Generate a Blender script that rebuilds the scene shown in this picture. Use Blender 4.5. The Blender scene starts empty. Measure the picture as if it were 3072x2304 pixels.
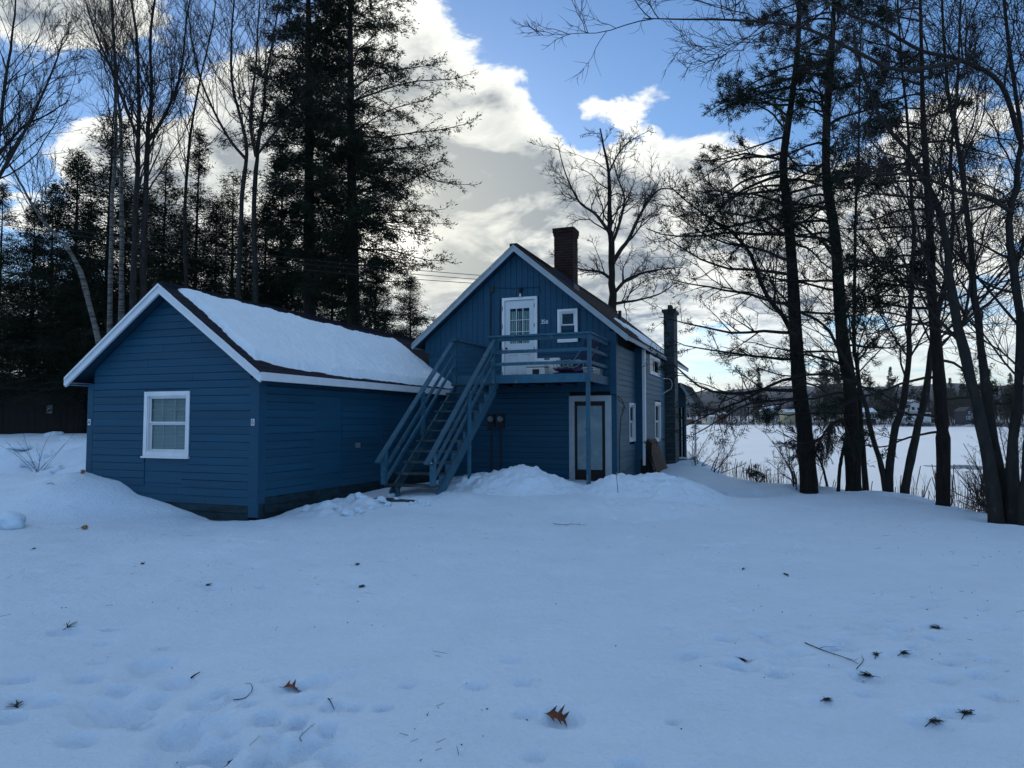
import bpy, math, random
import numpy as np
from mathutils import Vector, Matrix

scene = bpy.context.scene
col = scene.collection
R = math.radians

# ------------------------------------------------------------------ camera
EYE = 1.6
FPX, CXP, CYP = 2130.0, 1536.0, 1152.0          # focal length and centre in pixels of the 3072 x 2304 photograph
PITCH = math.atan(112.0 / FPX)
cam_d = bpy.data.cameras.new('camera')
cam = bpy.data.objects.new('camera', cam_d)
col.objects.link(cam)
cam.location = (0, 0, EYE)
cam.rotation_euler = (math.pi / 2 + PITCH, 0, 0)
cam_d.sensor_fit = 'HORIZONTAL'
cam_d.sensor_width = 36.0
cam_d.lens = 36.0 * FPX / 3072.0
cam_d.clip_start = 0.05
cam_d.clip_end = 20000
scene.camera = cam


def ray(x, y):
    a = (x - CXP) / FPX
    b = (CYP - y) / FPX
    c, s = math.cos(PITCH), math.sin(PITCH)
    return np.array([a, c - b * s, s + b * c])


def P(x, y, depth):
    """photo pixel -> world point at world y = depth"""
    r = ray(x, y)
    return np.array([0, 0, EYE]) + r * (depth / r[1])


def onz(x, y, z=0.0):
    r = ray(x, y)
    return np.array([0, 0, EYE]) + r * ((z - EYE) / r[2])


# ------------------------------------------------------------------ light
SUN_DIR = ray(1180, 735)
SUN_DIR = SUN_DIR / np.linalg.norm(SUN_DIR)
SUN_EL = math.asin(SUN_DIR[2])
SUN_AZ = math.atan2(SUN_DIR[0], SUN_DIR[1])

world = bpy.data.worlds.new('World')
scene.world = world
world.use_nodes = True


def build_world():
    nt = world.node_tree
    N, L = nt.nodes, nt.links
    N.clear()
    out = N.new('ShaderNodeOutputWorld')
    bg = N.new('ShaderNodeBackground')
    L.new(bg.outputs[0], out.inputs[0])
    sky = N.new('ShaderNodeTexSky')
    sky.sky_type = 'NISHITA'
    sky.sun_disc = False
    sky.sun_elevation = SUN_EL
    sky.sun_rotation = SUN_AZ
    sky.air_density = 1.0
    sky.dust_density = 0.25
    sky.ozone_density = 5.0

    def math_n(op, a, b=None, c=None, clamp=False):
        n = N.new('ShaderNodeMath')
        n.operation = op
        n.use_clamp = clamp
        for i, v in enumerate((a, b, c)):
            if v is None:
                continue
            if isinstance(v, (int, float)):
                n.inputs[i].default_value = v
            else:
                L.new(v, n.inputs[i])
        return n.outputs[0]

    def vec_n(op, a, b=None, scale=None):
        n = N.new('ShaderNodeVectorMath')
        n.operation = op
        for i, v in enumerate((a, b)):
            if v is None:
                continue
            if isinstance(v, (tuple, list)):
                n.inputs[i].default_value = v
            else:
                L.new(v, n.inputs[i])
        if scale is not None:
            if isinstance(scale, (int, float)):
                n.inputs['Scale'].default_value = scale
            else:
                L.new(scale, n.inputs['Scale'])
        return n

    def sstep(v, lo, hi, a=0.0, b=1.0):
        n = N.new('ShaderNodeMapRange')
        n.interpolation_type = 'SMOOTHSTEP'
        L.new(v, n.inputs['Value'])
        n.inputs['From Min'].default_value = lo
        n.inputs['From Max'].default_value = hi
        n.inputs['To Min'].default_value = a
        n.inputs['To Max'].default_value = b
        return n.outputs[0]

    def mixc(f, a, b, blend='MIX'):
        n = N.new('ShaderNodeMix')
        n.data_type = 'RGBA'
        n.blend_type = blend
        if isinstance(f, (int, float)):
            n.inputs['Factor'].default_value = f
        else:
            L.new(f, n.inputs['Factor'])
        for i, v in (('A', a), ('B', b)):
            s = [x for x in n.inputs if x.name == i and x.type == 'RGBA'][0]
            if isinstance(v, tuple):
                s.default_value = (*v, 1)
            else:
                L.new(v, s)
        return [x for x in n.outputs if x.type == 'RGBA'][0]

    tc = N.new('ShaderNodeTexCoord')
    d = vec_n('NORMALIZE', tc.outputs['Generated']).outputs[0]
    sep = N.new('ShaderNodeSeparateXYZ')
    L.new(d, sep.inputs[0])
    dz = sep.outputs['Z']
    # clouds lie in a flat layer: project the direction on it
    den = math_n('ADD', math_n('MAXIMUM', dz, 0.0), 0.22)
    inv = math_n('DIVIDE', 1.0, den)
    p = vec_n('SCALE', d, scale=inv).outputs[0]

    def noise(vec, scale, detail, rough, dist=0.0):
        n = N.new('ShaderNodeTexNoise')
        n.inputs['Scale'].default_value = scale
        n.inputs['Detail'].default_value = detail
        n.inputs['Roughness'].default_value = rough
        n.inputs['Distortion'].default_value = dist
        L.new(vec, n.inputs['Vector'])
        return n.outputs['Fac']

    off = vec_n('ADD', p, (3.7, 1.3, 0.4)).outputs[0]
    n1 = noise(off, 2.6, 6.0, 0.58, 0.5)
    n2 = noise(off, 8.0, 6.0, 0.66, 0.6)
    # the same field a little nearer the sun: rims on the sunny side come out bright
    toward = vec_n('ADD', off, tuple(0.085 * SUN_DIR)).outputs[0]
    n1s = noise(toward, 3.4, 4.0, 0.58, 0.5)
    n1m = noise(off, 3.4, 4.0, 0.58, 0.5)
    base = math_n('ADD', n1, math_n('MULTIPLY', math_n('SUBTRACT', n2, 0.5), 0.44))

    # large masses and clear gaps as they stand in the sky
    blobs = [  # pixel x, y, radius (px), weight
        (1760, 110, 230, -0.30), (2050, 120, 260, -0.34), (1500, 40, 90, -0.16), (1760, 400, 62, -0.30), (1330, 60, 70, 0.06), (1400, 120, 60, -0.08),
        (1590, 430, 120, 0.26), (1440, 570, 150, 0.18), (1380, 330, 80, 0.10), (1230, 120, 100, 0.14), (1480, 180, 70, 0.20), (1590, 205, 45, 0.14), (1620, 290, 50, -0.16), (1440, 60, 50, 0.10),
        (1880, 290, 55, 0.30), (1985, 245, 50, 0.28), (1775, 335, 38, 0.32), (1960, 520, 130, 0.26), (2060, 600, 60, -0.24), (2110, 520, 60, 0.12),
        (2140, 250, 45, 0.14), (2450, 620, 300, 0.12), (2850, 120, 260, -0.18), (2860, 480, 240, 0.10), (2500, 330, 120, -0.10),
        (110, 310, 90, -0.42), (300, 260, 60, -0.36), (490, 265, 85, -0.40), (700, 70, 95, -0.36), (20, 420, 60, -0.16),
        (330, 110, 130, 0.14), (380, 430, 150, 0.16), (820, 420, 220, 0.10), (60, 90, 110, 0.10), (640, 200, 60, 0.10),
        (2150, 1090, 70, -0.2), (2650, 1010, 120, -0.14), (2060, 1060, 60, -0.1), (1690, 760, 200, 0.12), (1200, 640, 160, 0.12), (1180, 760, 300, 0.20), (1180, 980, 400, 0.15),
        (420, 470, 330, 0.12), (250, 60, 260, 0.10), (1700, 900, 330, 0.16), (2500, 820, 420, 0.14),
    ]
    acc = base
    for (bx, by, rad, w) in blobs:
        c = ray(bx, by)
        c = c / np.linalg.norm(c)
        dist = vec_n('DISTANCE', d, tuple(c)).outputs['Value']
        s = rad / FPX
        g = math_n('EXPONENT', math_n('MULTIPLY', math_n('MULTIPLY', dist, dist), -1.0 / (2 * s * s)))
        acc = math_n('MULTIPLY_ADD', g, w, acc)
    dens = acc
    mask = sstep(dens, 0.485, 0.60)
    thick = sstep(dens, 0.53, 0.94)
    lit = math_n('SUBTRACT', n1m, n1s)
    lit = sstep(lit, -0.14, 0.14)
    sun_d = vec_n('DISTANCE', d, tuple(SUN_DIR)).outputs['Value']
    glow = math_n('EXPONENT', math_n('MULTIPLY', math_n('MULTIPLY', sun_d, sun_d), -1.0 / (2 * 0.17 ** 2)))
    glow2 = math_n('EXPONENT', math_n('MULTIPLY', math_n('MULTIPLY', sun_d, sun_d), -1.0 / (2 * 0.030 ** 2)))
    # cloud colours: bright lit rims, grey-blue thick hearts
    c_lit = (0.86, 0.87, 0.82)
    c_dark = (0.18, 0.225, 0.285)
    shade = math_n('MULTIPLY', thick, math_n('SUBTRACT', 1.25, math_n('MULTIPLY', lit, 0.85)))
    shade = math_n('MULTIPLY_ADD', math_n('MULTIPLY', math_n('SUBTRACT', n2, 0.5), thick), 1.1, shade, clamp=True)
    # clouds lit from behind have dark hearts, clouds away from the sun are kept bright to light the snow
    toward_sun = vec_n('DOT_PRODUCT', d, tuple(SUN_DIR)).outputs['Value']
    back = sstep(toward_sun, -0.1, 0.75)
    shade = math_n('MULTIPLY', shade, math_n('MULTIPLY_ADD', back, 0.75, 0.25))
    cc = mixc(shade, mixc(back, (0.64, 0.81, 1.02), c_lit), c_dark)  # unseen clouds opposite the sun set bright and blue to light the snow
    cc = mixc(math_n('MULTIPLY', glow, 0.45), cc, (0.80, 0.77, 0.62))
    cc = mixc(math_n('MULTIPLY', glow2, 0.9), cc, (1.6, 1.55, 1.4))
    # clear sky
    skyc = sky.outputs[0]
    k = 1.0 / SKY_STRENGTH
    cc = vec_n('SCALE', cc, scale=k).outputs[0]
    # clouds thin out to a pale veil close to the horizon
    hor = math_n('SUBTRACT', 1.0, sstep(dz, 0.02, 0.20))
    streak = noise(vec_n('MULTIPLY', d, (2.5, 2.5, 30.0)).outputs[0], 1.5, 5.0, 0.58)
    hs = sstep(streak, 0.36, 0.54)
    hmask = math_n('MULTIPLY', hor, hs)
    m2 = math_n('MAXIMUM', math_n('MULTIPLY', mask, math_n('SUBTRACT', 1.0, math_n('MULTIPLY', hor, 0.3))), math_n('MULTIPLY', hmask, 0.96))
    colr = mixc(m2, skyc, cc)
    L.new(colr, bg.inputs[0])
    bg.inputs[1].default_value = SKY_STRENGTH


SKY_STRENGTH = 0.118
build_world()

sun_d = bpy.data.lights.new('sun', 'SUN')
sun = bpy.data.objects.new('sun', sun_d)
col.objects.link(sun)
sun_d.energy = 0.9
sun_d.angle = R(16)
sun_d.color = (1.0, 0.90, 0.74)
sun.rotation_euler = Vector(-SUN_DIR).to_track_quat('-Z', 'Y').to_euler()
sun.location = tuple(SUN_DIR * 80)

scene.view_settings.view_transform = 'Standard'
scene.view_settings.look = 'None'
scene.view_settings.exposure = 0.46
scene.view_settings.gamma = 1.0
scene.view_settings.use_curve_mapping = False
scene.render.engine = 'CYCLES'
scene.cycles.max_bounces = 6
scene.cycles.diffuse_bounces = 1
scene.cycles.transparent_max_bounces = 6

# ------------------------------------------------------------------ materials
MATS = {}


def mat(name, color, rough=0.8, var=0.15, scale=6.0, bump=0.0, bscale=40.0, spec=0.3, stretch=(1, 1, 1),
        color2=None, patch=None, metallic=0.0, bdist=0.02, each=0.0):
    if name in MATS:
        return MATS[name]
    m = bpy.data.materials.new(name)
    m.use_nodes = True
    nt = m.node_tree
    N, L = nt.nodes, nt.links
    b = N['Principled BSDF']
    b.inputs['Roughness'].default_value = rough
    b.inputs['Metallic'].default_value = metallic
    b.inputs['Specular IOR Level'].default_value = spec
    tc = N.new('ShaderNodeTexCoord')
    mp = N.new('ShaderNodeMapping')
    mp.inputs['Scale'].default_value = stretch
    L.new(tc.outputs['Object'], mp.inputs[0])
    n = N.new('ShaderNodeTexNoise')
    n.inputs['Scale'].default_value = scale
    n.inputs['Detail'].default_value = 6
    n.inputs['Roughness'].default_value = 0.62
    L.new(mp.outputs[0], n.inputs['Vector'])
    r = N.new('ShaderNodeValToRGB')
    c2 = color2 if color2 else tuple(min(1, c * (1 + var)) for c in color)
    c1 = color if color2 else tuple(c * (1 - var) for c in color)
    r.color_ramp.elements[0].color = (*c1, 1)
    r.color_ramp.elements[1].color = (*c2, 1)
    r.color_ramp.elements[0].position = 0.3
    r.color_ramp.elements[1].position = 0.7
    L.new(n.outputs['Fac'], r.inputs[0])
    last = r.outputs[0]
    if patch:                                   # (colour, scale, threshold, softness): worn or dirty patches with their own shape
        pn = N.new('ShaderNodeTexNoise')
        pn.inputs['Scale'].default_value = patch[1]
        pn.inputs['Detail'].default_value = 8
        pn.inputs['Roughness'].default_value = 0.7
        L.new(mp.outputs[0], pn.inputs['Vector'])
        mr = N.new('ShaderNodeMapRange')
        mr.inputs['From Min'].default_value = patch[2]
        mr.inputs['From Max'].default_value = patch[2] + patch[3]
        L.new(pn.outputs['Fac'], mr.inputs['Value'])
        mx = N.new('ShaderNodeMix')
        mx.data_type = 'RGBA'
        L.new(mr.outputs[0], mx.inputs[0])
        L.new(last, mx.inputs[6])
        mx.inputs[7].default_value = (*patch[0], 1)
        last = mx.outputs[2]
    if each:                                    # every board, brick or block weathered a little differently
        oi = N.new('ShaderNodeObjectInfo')
        mr2 = N.new('ShaderNodeMapRange')
        mr2.inputs['To Min'].default_value = 1 - each
        mr2.inputs['To Max'].default_value = 1 + each
        L.new(oi.outputs['Random'], mr2.inputs['Value'])
        vm = N.new('ShaderNodeVectorMath')
        vm.operation = 'SCALE'
        L.new(last, vm.inputs[0])
        L.new(mr2.outputs[0], vm.inputs['Scale'])
        last = vm.outputs[0]
    L.new(last, b.inputs['Base Color'])
    if bump:
        bn = N.new('ShaderNodeTexNoise')
        bn.inputs['Scale'].default_value = bscale
        bn.inputs['Detail'].default_value = 6
        bn.inputs['Roughness'].default_value = 0.65
        L.new(mp.outputs[0], bn.inputs['Vector'])
        bp = N.new('ShaderNodeBump')
        bp.inputs['Strength'].default_value = bump
        bp.inputs['Distance'].default_value = bdist
        L.new(bn.outputs['Fac'], bp.inputs['Height'])
        L.new(bp.outputs[0], b.inputs['Normal'])
    MATS[name] = m
    return m


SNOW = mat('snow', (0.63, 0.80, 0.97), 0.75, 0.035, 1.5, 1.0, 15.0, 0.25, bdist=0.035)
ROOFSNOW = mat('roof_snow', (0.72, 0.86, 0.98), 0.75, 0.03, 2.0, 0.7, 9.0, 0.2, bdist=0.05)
ICE = mat('lake_snow_cover', (0.78, 0.85, 0.91), 0.42, 0.08, 0.05, 0.2, 0.6, 0.5, stretch=(0.25, 1.6, 1), color2=(0.88, 0.92, 0.96))
OPENICE = mat('dark_ice', (0.12, 0.17, 0.22), 0.6, 0.3, 0.6, 0.05, 3.0, 0.2)
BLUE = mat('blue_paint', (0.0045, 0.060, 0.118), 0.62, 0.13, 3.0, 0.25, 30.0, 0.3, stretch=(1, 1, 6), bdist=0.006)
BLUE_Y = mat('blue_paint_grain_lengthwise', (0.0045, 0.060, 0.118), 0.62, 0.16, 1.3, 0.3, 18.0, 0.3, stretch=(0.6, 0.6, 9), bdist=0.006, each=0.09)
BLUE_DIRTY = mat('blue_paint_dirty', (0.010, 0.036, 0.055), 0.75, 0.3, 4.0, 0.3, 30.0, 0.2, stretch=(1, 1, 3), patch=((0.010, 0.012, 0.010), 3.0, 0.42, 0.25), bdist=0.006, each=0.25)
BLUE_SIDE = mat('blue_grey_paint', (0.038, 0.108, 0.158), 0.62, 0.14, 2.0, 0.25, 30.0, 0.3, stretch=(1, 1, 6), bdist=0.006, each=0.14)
BLUE_RAIL = mat('worn_blue_rail_paint', (0.022, 0.095, 0.155), 0.65, 0.2, 4.0, 0.35, 30.0, 0.3, patch=((0.13, 0.18, 0.20), 9.0, 0.58, 0.08), bdist=0.006, each=0.15)
TREADWOOD = mat('worn_tread_wood', (0.028, 0.055, 0.07), 0.75, 0.3, 5.0, 0.4, 30.0, 0.2, patch=((0.11, 0.12, 0.12), 5.0, 0.55, 0.12), bdist=0.008, each=0.25)
WHITE = mat('white_trim_paint', (0.66, 0.72, 0.78), 0.55, 0.07, 4.0, 0.2, 30.0, 0.3, patch=((0.38, 0.40, 0.40), 7.0, 0.66, 0.1), bdist=0.004)
WHITEDOOR = mat('white_door_paint', (0.56, 0.64, 0.70), 0.45, 0.04, 2.0)
PLASTIC = mat('white_plastic', (0.66, 0.70, 0.72), 0.4, 0.05, 5.0)
SHINGLE = mat('asphalt_shingle', (0.012, 0.014, 0.024), 0.9, 0.5, 30.0, 0.5, 60.0, 0.15, each=0.25)
SHINGLE2 = mat('brown_asphalt_shingle', (0.022, 0.019, 0.019), 0.9, 0.5, 20.0, 0.5, 60.0, 0.15, each=0.25)
BRICK = mat('brick', (0.024, 0.011, 0.010), 0.85, 0.35, 14.0, 0.4, 60.0, 0.2, each=0.35)
MORTAR = mat('mortar', (0.075, 0.058, 0.052), 0.9, 0.2, 20.0, 0.4, 60.0)
BLOCK = mat('painted_concrete_block', (0.030, 0.048, 0.062), 0.85, 0.3, 8.0, 0.4, 60.0, each=0.25)
BLOCKMORTAR = mat('grey_mortar', (0.11, 0.14, 0.155), 0.9, 0.2, 20.0)
DARKMETAL = mat('dark_metal', (0.02, 0.02, 0.022), 0.5, 0.2, 8.0)
GREYMETAL = mat('grey_metal', (0.16, 0.19, 0.21), 0.45, 0.15, 8.0)
CABLE = mat('cable', (0.012, 0.012, 0.014), 0.6)
DARKRED = mat('dark_red_paint', (0.010, 0.006, 0.007), 0.6, 0.2)
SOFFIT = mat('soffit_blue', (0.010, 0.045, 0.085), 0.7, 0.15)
BLACK = mat('dark_interior', (0.010, 0.013, 0.017), 0.9)
BLIND = mat('blind_slat', (0.74, 0.81, 0.85), 0.6, 0.05)
CURTAIN = mat('curtain', (0.58, 0.72, 0.68), 0.9, 0.3, 14.0, stretch=(6, 6, 0.3))
PLYWOOD = mat('plywood', (0.022, 0.012, 0.010), 0.8, 0.4, 2.0, 0.2, 10.0, stretch=(1, 1, 8), color2=(0.055, 0.030, 0.021))
BARK = mat('dark_bark', (0.020, 0.018, 0.017), 0.95, 0.4, 7.0, 0.9, 14.0, 0.1, stretch=(3, 3, 0.5), bdist=0.03, patch=((0.055, 0.06, 0.05), 4.0, 0.62, 0.1))
BARKG = mat('grey_bark', (0.026, 0.026, 0.025), 0.95, 0.3, 5.0, 0.7, 14.0, 0.1, stretch=(2, 2, 0.7), bdist=0.02, patch=((0.075, 0.08, 0.07), 5.0, 0.62, 0.06))
TWIG = mat('twig_bark', (0.022, 0.019, 0.018), 0.9, 0.3)
NEEDLE = mat('hemlock_needles', (0.012, 0.020, 0.011), 0.9, 0.4, 1.2, spec=0.1)
PNEEDLE = mat('pine_needles', (0.014, 0.024, 0.015), 0.85, 0.4, 1.5, spec=0.1)
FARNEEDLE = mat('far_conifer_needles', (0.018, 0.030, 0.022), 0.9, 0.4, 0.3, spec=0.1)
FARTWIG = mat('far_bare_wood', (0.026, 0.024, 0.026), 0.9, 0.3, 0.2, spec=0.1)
REED = mat('dry_reed', (0.085, 0.062, 0.042), 0.9, 0.4, 2.0)
REDSTEM = mat('red_stem', (0.11, 0.038, 0.028), 0.9, 0.4, 2.0)
LEAF = mat('dry_oak_leaf', (0.14, 0.055, 0.028), 0.7, 0.35, 30.0, 0.3, 60.0)
FLOWER = mat('dried_flower', (0.34, 0.18, 0.05), 0.9, 0.3, 40.0)
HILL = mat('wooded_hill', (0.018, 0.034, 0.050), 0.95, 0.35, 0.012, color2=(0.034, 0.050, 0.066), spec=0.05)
SHED = mat('dark_shed_boards', (0.012, 0.011, 0.011), 0.9, 0.3, 3.0)
TARP = mat('dark_purple_tarp', (0.022, 0.024, 0.085), 0.6, 0.4, 6.0, color2=(0.05, 0.03, 0.10))
GREYTARP = mat('grey_blue_tarp', (0.06, 0.11, 0.14), 0.6, 0.4, 8.0, color2=(0.12, 0.17, 0.20))
HOSE = mat('pale_hose', (0.20, 0.22, 0.22), 0.5)
ORANGE = mat('orange_tip', (0.45, 0.20, 0.07), 0.6)
BULB = mat('glass_bulb', (0.55, 0.60, 0.62), 0.2)
LETTER = mat('dark_letter', (0.012, 0.02, 0.05), 0.6)


def birch_mat():
    m = bpy.data.materials.new('birch_bark')
    m.use_nodes = True
    N, L = m.node_tree.nodes, m.node_tree.links
    b = N['Principled BSDF']
    b.inputs['Roughness'].default_value = 0.85
    tc = N.new('ShaderNodeTexCoord')
    mp = N.new('ShaderNodeMapping')
    mp.inputs['Scale'].default_value = (1.5, 1.5, 9)
    L.new(tc.outputs['Object'], mp.inputs[0])
    n = N.new('ShaderNodeTexNoise')
    n.inputs['Scale'].default_value = 1.4
    n.inputs['Detail'].default_value = 5
    L.new(mp.outputs[0], n.inputs['Vector'])
    r = N.new('ShaderNodeValToRGB')
    r.color_ramp.elements[0].position = 0.40
    r.color_ramp.elements[0].color = (0.03, 0.028, 0.026, 1)
    r.color_ramp.elements[1].position = 0.56
    r.color_ramp.elements[1].color = (0.13, 0.13, 0.12, 1)
    L.new(n.outputs['Fac'], r.inputs[0])
    L.new(r.outputs[0], b.inputs['Base Color'])
    return m


BIRCH = birch_mat()


def glass_mat():
    m = bpy.data.materials.new('window_glass')
    m.use_nodes = True
    N, L = m.node_tree.nodes, m.node_tree.links
    N.clear()
    out = N.new('ShaderNodeOutputMaterial')
    mix = N.new('ShaderNodeMixShader')
    tr = N.new('ShaderNodeBsdfTransparent')
    tr.inputs[0].default_value = (0.78, 0.85, 0.86, 1)
    gl = N.new('ShaderNodeBsdfGlossy')
    gl.inputs['Roughness'].default_value = 0.03
    fr = N.new('ShaderNodeLayerWeight')
    fr.inputs['Blend'].default_value = 0.12
    L.new(fr.outputs['Fresnel'], mix.inputs[0])
    L.new(tr.outputs[0], mix.inputs[1])
    L.new(gl.outputs[0], mix.inputs[2])
    L.new(mix.outputs[0], out.inputs[0])
    return m


GLASS = glass_mat()

# ------------------------------------------------------------------ mesh helpers


class MB:
    """collects verts and faces of ONE mesh"""

    def __init__(self):
        self.v = []
        self.f = []

    def add(self, vs, fs):
        o = len(self.v)
        self.v.extend([tuple(map(float, p)) for p in vs])
        self.f.extend([tuple(i + o for i in f) for f in fs])
        return self

    def box(self, x0, x1, y0, y1, z0, z1):
        return self.add([(x0, y0, z0), (x1, y0, z0), (x1, y1, z0), (x0, y1, z0), (x0, y0, z1), (x1, y0, z1), (x1, y1, z1), (x0, y1, z1)],
                        [(0, 3, 2, 1), (4, 5, 6, 7), (0, 1, 5, 4), (1, 2, 6, 5), (2, 3, 7, 6), (3, 0, 4, 7)])

    def bar(self, a, b, w, h, up=(0, 0, 1)):
        """box beam from a to b; w sideways, h along up"""
        a, b, up = np.array(a, float), np.array(b, float), np.array(up, float)
        t = b - a
        t /= np.linalg.norm(t)
        s = np.cross(t, up)
        s /= np.linalg.norm(s)
        u = np.cross(s, t)
        vs = []
        for p in (a, b):
            for (i, j) in ((-1, -1), (1, -1), (1, 1), (-1, 1)):
                vs.append(p + s * (i * w / 2) + u * (j * h / 2))
        return self.add(vs, [(0, 1, 2, 3), (7, 6, 5, 4), (0, 4, 5, 1), (1, 5, 6, 2), (2, 6, 7, 3), (3, 7, 4, 0)])

    def prism(self, poly, vec):
        """planar polygon (3-D points) extruded by vec"""
        n = len(poly)
        a = [np.array(p, float) for p in poly]
        b = [p + np.array(vec, float) for p in a]
        fs = [tuple(range(n)), tuple(range(2 * n - 1, n - 1, -1))]
        for i in range(n):
            j = (i + 1) % n
            fs.append((j, i, n + i, n + j))
        return self.add(a + b, fs)

    def tube(self, pts, r, n=8, cap=True):
        pts = [np.array(p, float) for p in pts]
        rs = r if hasattr(r, '__len__') else [r] * len(pts)
        vs = []
        for i, p in enumerate(pts):
            t = pts[min(i + 1, len(pts) - 1)] - pts[max(i - 1, 0)]
            t = t / (np.linalg.norm(t) + 1e-9)
            ref = np.array([0.31, 0.93, 0.2]) if abs(t[2]) > 0.8 else np.array([0, 0, 1.0])
            s = np.cross(t, ref)
            s /= np.linalg.norm(s)
            u = np.cross(s, t)
            for k in range(n):
                a = 2 * math.pi * k / n
                vs.append(p + (s * math.cos(a) + u * math.sin(a)) * rs[i])
        fs = []
        for i in range(len(pts) - 1):
            for k in range(n):
                k2 = (k + 1) % n
                fs.append((i * n + k, i * n + k2, (i + 1) * n + k2, (i + 1) * n + k))
        if cap:
            fs.append(tuple(range(n - 1, -1, -1)))
            fs.append(tuple((len(pts) - 1) * n + k for k in range(n)))
        return self.add(vs, fs)

    def mesh(self, name, smooth=False):
        me = bpy.data.meshes.new(name)
        me.from_pydata(self.v, [], self.f)
        me.update()
        if smooth:
            for p in me.polygons:
                p.use_smooth = True
        return me


def link(name, me, m, parent=None, smooth=False):
    if isinstance(me, MB):
        me = me.mesh(name, smooth)
    if m is not None and not me.materials:
        me.materials.append(m)
    o = bpy.data.objects.new(name, me)
    col.objects.link(o)
    if parent is not None:
        o.parent = parent
    return o


def empty(name, loc=(0, 0, 0), rz=0.0):
    o = bpy.data.objects.new(name, None)
    o.empty_display_size = 0.2
    col.objects.link(o)
    o.location = loc
    o.rotation_euler = (0, 0, rz)
    return o


def tag(o, label, cat, group=None, kind=None):
    o['label'] = label
    o['category'] = cat
    if group:
        o['group'] = group
    if kind:
        o['kind'] = kind
    return o


def box(name, m, parent, *b):
    return link(name, MB().box(*b), m, parent)


def bevel(o, w=0.01, seg=2):
    md = o.modifiers.new('bevel', 'BEVEL')
    md.width = w
    md.segments = seg
    md.limit_method = 'ANGLE'
    return o


def text_mesh(s, size, depth=0.002):
    cu = bpy.data.curves.new('lettering', 'FONT')
    cu.body = s
    cu.size = size
    cu.extrude = depth
    cu.align_x = 'CENTER'
    cu.align_y = 'CENTER'
    o = bpy.data.objects.new('lettering', cu)
    col.objects.link(o)
    bpy.context.view_layer.update()
    me = bpy.data.meshes.new_from_object(o)
    bpy.data.objects.remove(o)
    return me


def np_mesh(name, V, F, smooth=False):
    """V (n,3), F (m,k) with constant k"""
    V = np.ascontiguousarray(V, dtype=np.float32)
    F = np.ascontiguousarray(F, dtype=np.int32)
    me = bpy.data.meshes.new(name)
    me.vertices.add(len(V))
    me.vertices.foreach_set('co', V.ravel())
    k = F.shape[1]
    me.loops.add(F.size)
    me.loops.foreach_set('vertex_index', F.ravel())
    me.polygons.add(len(F))
    me.polygons.foreach_set('loop_start', np.arange(0, F.size, k, dtype=np.int32))
    if smooth:
        me.polygons.foreach_set('use_smooth', np.ones(len(F), dtype=bool))
    me.update()
    me.validate()
    return me


# value noise for the terrain
_rs = np.random.RandomState(11)
_LAT = _rs.rand(256, 256)


def vnoise(x, y):
    xi = np.floor(x).astype(int)
    yi = np.floor(y).astype(int)
    fx = x - xi
    fy = y - yi
    fx = fx * fx * fx * (fx * (fx * 6 - 15) + 10)
    fy = fy * fy * fy * (fy * (fy * 6 - 15) + 10)
    a = _LAT[xi & 255, yi & 255]
    b = _LAT[(xi + 1) & 255, yi & 255]
    c = _LAT[xi & 255, (yi + 1) & 255]
    d = _LAT[(xi + 1) & 255, (yi + 1) & 255]
    return (a * (1 - fx) + b * fx) * (1 - fy) + (c * (1 - fx) + d * fx) * fy - 0.5


def fbm(x, y, oct=4, lac=2.03, gain=0.5):
    s = 0
    a = 1
    for i in range(oct):
        s = s + a * vnoise(x + 17.3 * i, y + 9.1 * i)
        x = x * lac
        y = y * lac
        a *= gain
    return s


def sst(x, a, b):
    t = np.clip((x - a) / (b - a), 0, 1)
    return t * t * (3 - 2 * t)


# ------------------------------------------------------------------ building frame (x along the fronts, y away from the camera)
TH = R(20.7)
UV = np.array([math.sin(TH), math.cos(TH), 0])
VV = np.array([math.cos(TH), -math.sin(TH), 0])
B0 = onz(770, 1553, 0.0)


def to_local(x, y):
    return (x - B0[0]) * VV[0] + (y - B0[1]) * VV[1], (x - B0[0]) * UV[0] + (y - B0[1]) * UV[1]


def to_world(lx, ly, z=0.0):
    return B0 + VV * lx + UV * ly + np.array([0, 0, z])


def on_local(px, py, axis, val):
    n = VV if axis == 0 else UV
    r = ray(px, py)
    c = np.array([0, 0, EYE])
    t = (val - np.dot(c - B0, n)) / np.dot(r, n)
    p = c + r * t - B0
    return np.array([p @ VV, p @ UV, p[2]])


# ------------------------------------------------------------------ terrain
SHORE_Y = np.array([-60, 0, 6, 9, 11, 13.6, 15.5, 16.5, 17.3, 18.2, 20, 24, 28, 32, 36, 45, 60, 250, 900])
SHORE_X = np.array([7.0, 7.3, 7.7, 8.0, 8.25, 8.7, 9.0, 8.8, 8.0, 7.0, 6.3, 6.5, 7.4, 7.6, 6.0, 0, -12, -150, -600])
LAKE_Z = -0.72

_bank_px = [(1240, 1496), (1285, 1474), (1330, 1447), (1395, 1424), (1430, 1418), (1470, 1420), (1530, 1402), (1570, 1396), (1600, 1400), (1640, 1420),
            (1700, 1441), (1745, 1456), (1775, 1454), (1800, 1437), (1850, 1424), (1900, 1427), (1960, 1420), (2000, 1426), (2060, 1440), (2120, 1462), (2200, 1500)]
BANK_Y = 4.35
_bk = np.array([on_local(x, y, 1, BANK_Y) for x, y in _bank_px])
_mound_px = [(262, 1416), (277, 1418), (311, 1431), (361, 1444), (416, 1486), (470, 1502), (560, 1532), (636, 1562), (690, 1560), (770, 1555)]
_md = np.array([on_local(x, y, 1, -0.03) for x, y in _mound_px])

PITS = []          # (x, y, radius, depth): hollows melted round leaves and needles, filled below


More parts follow.
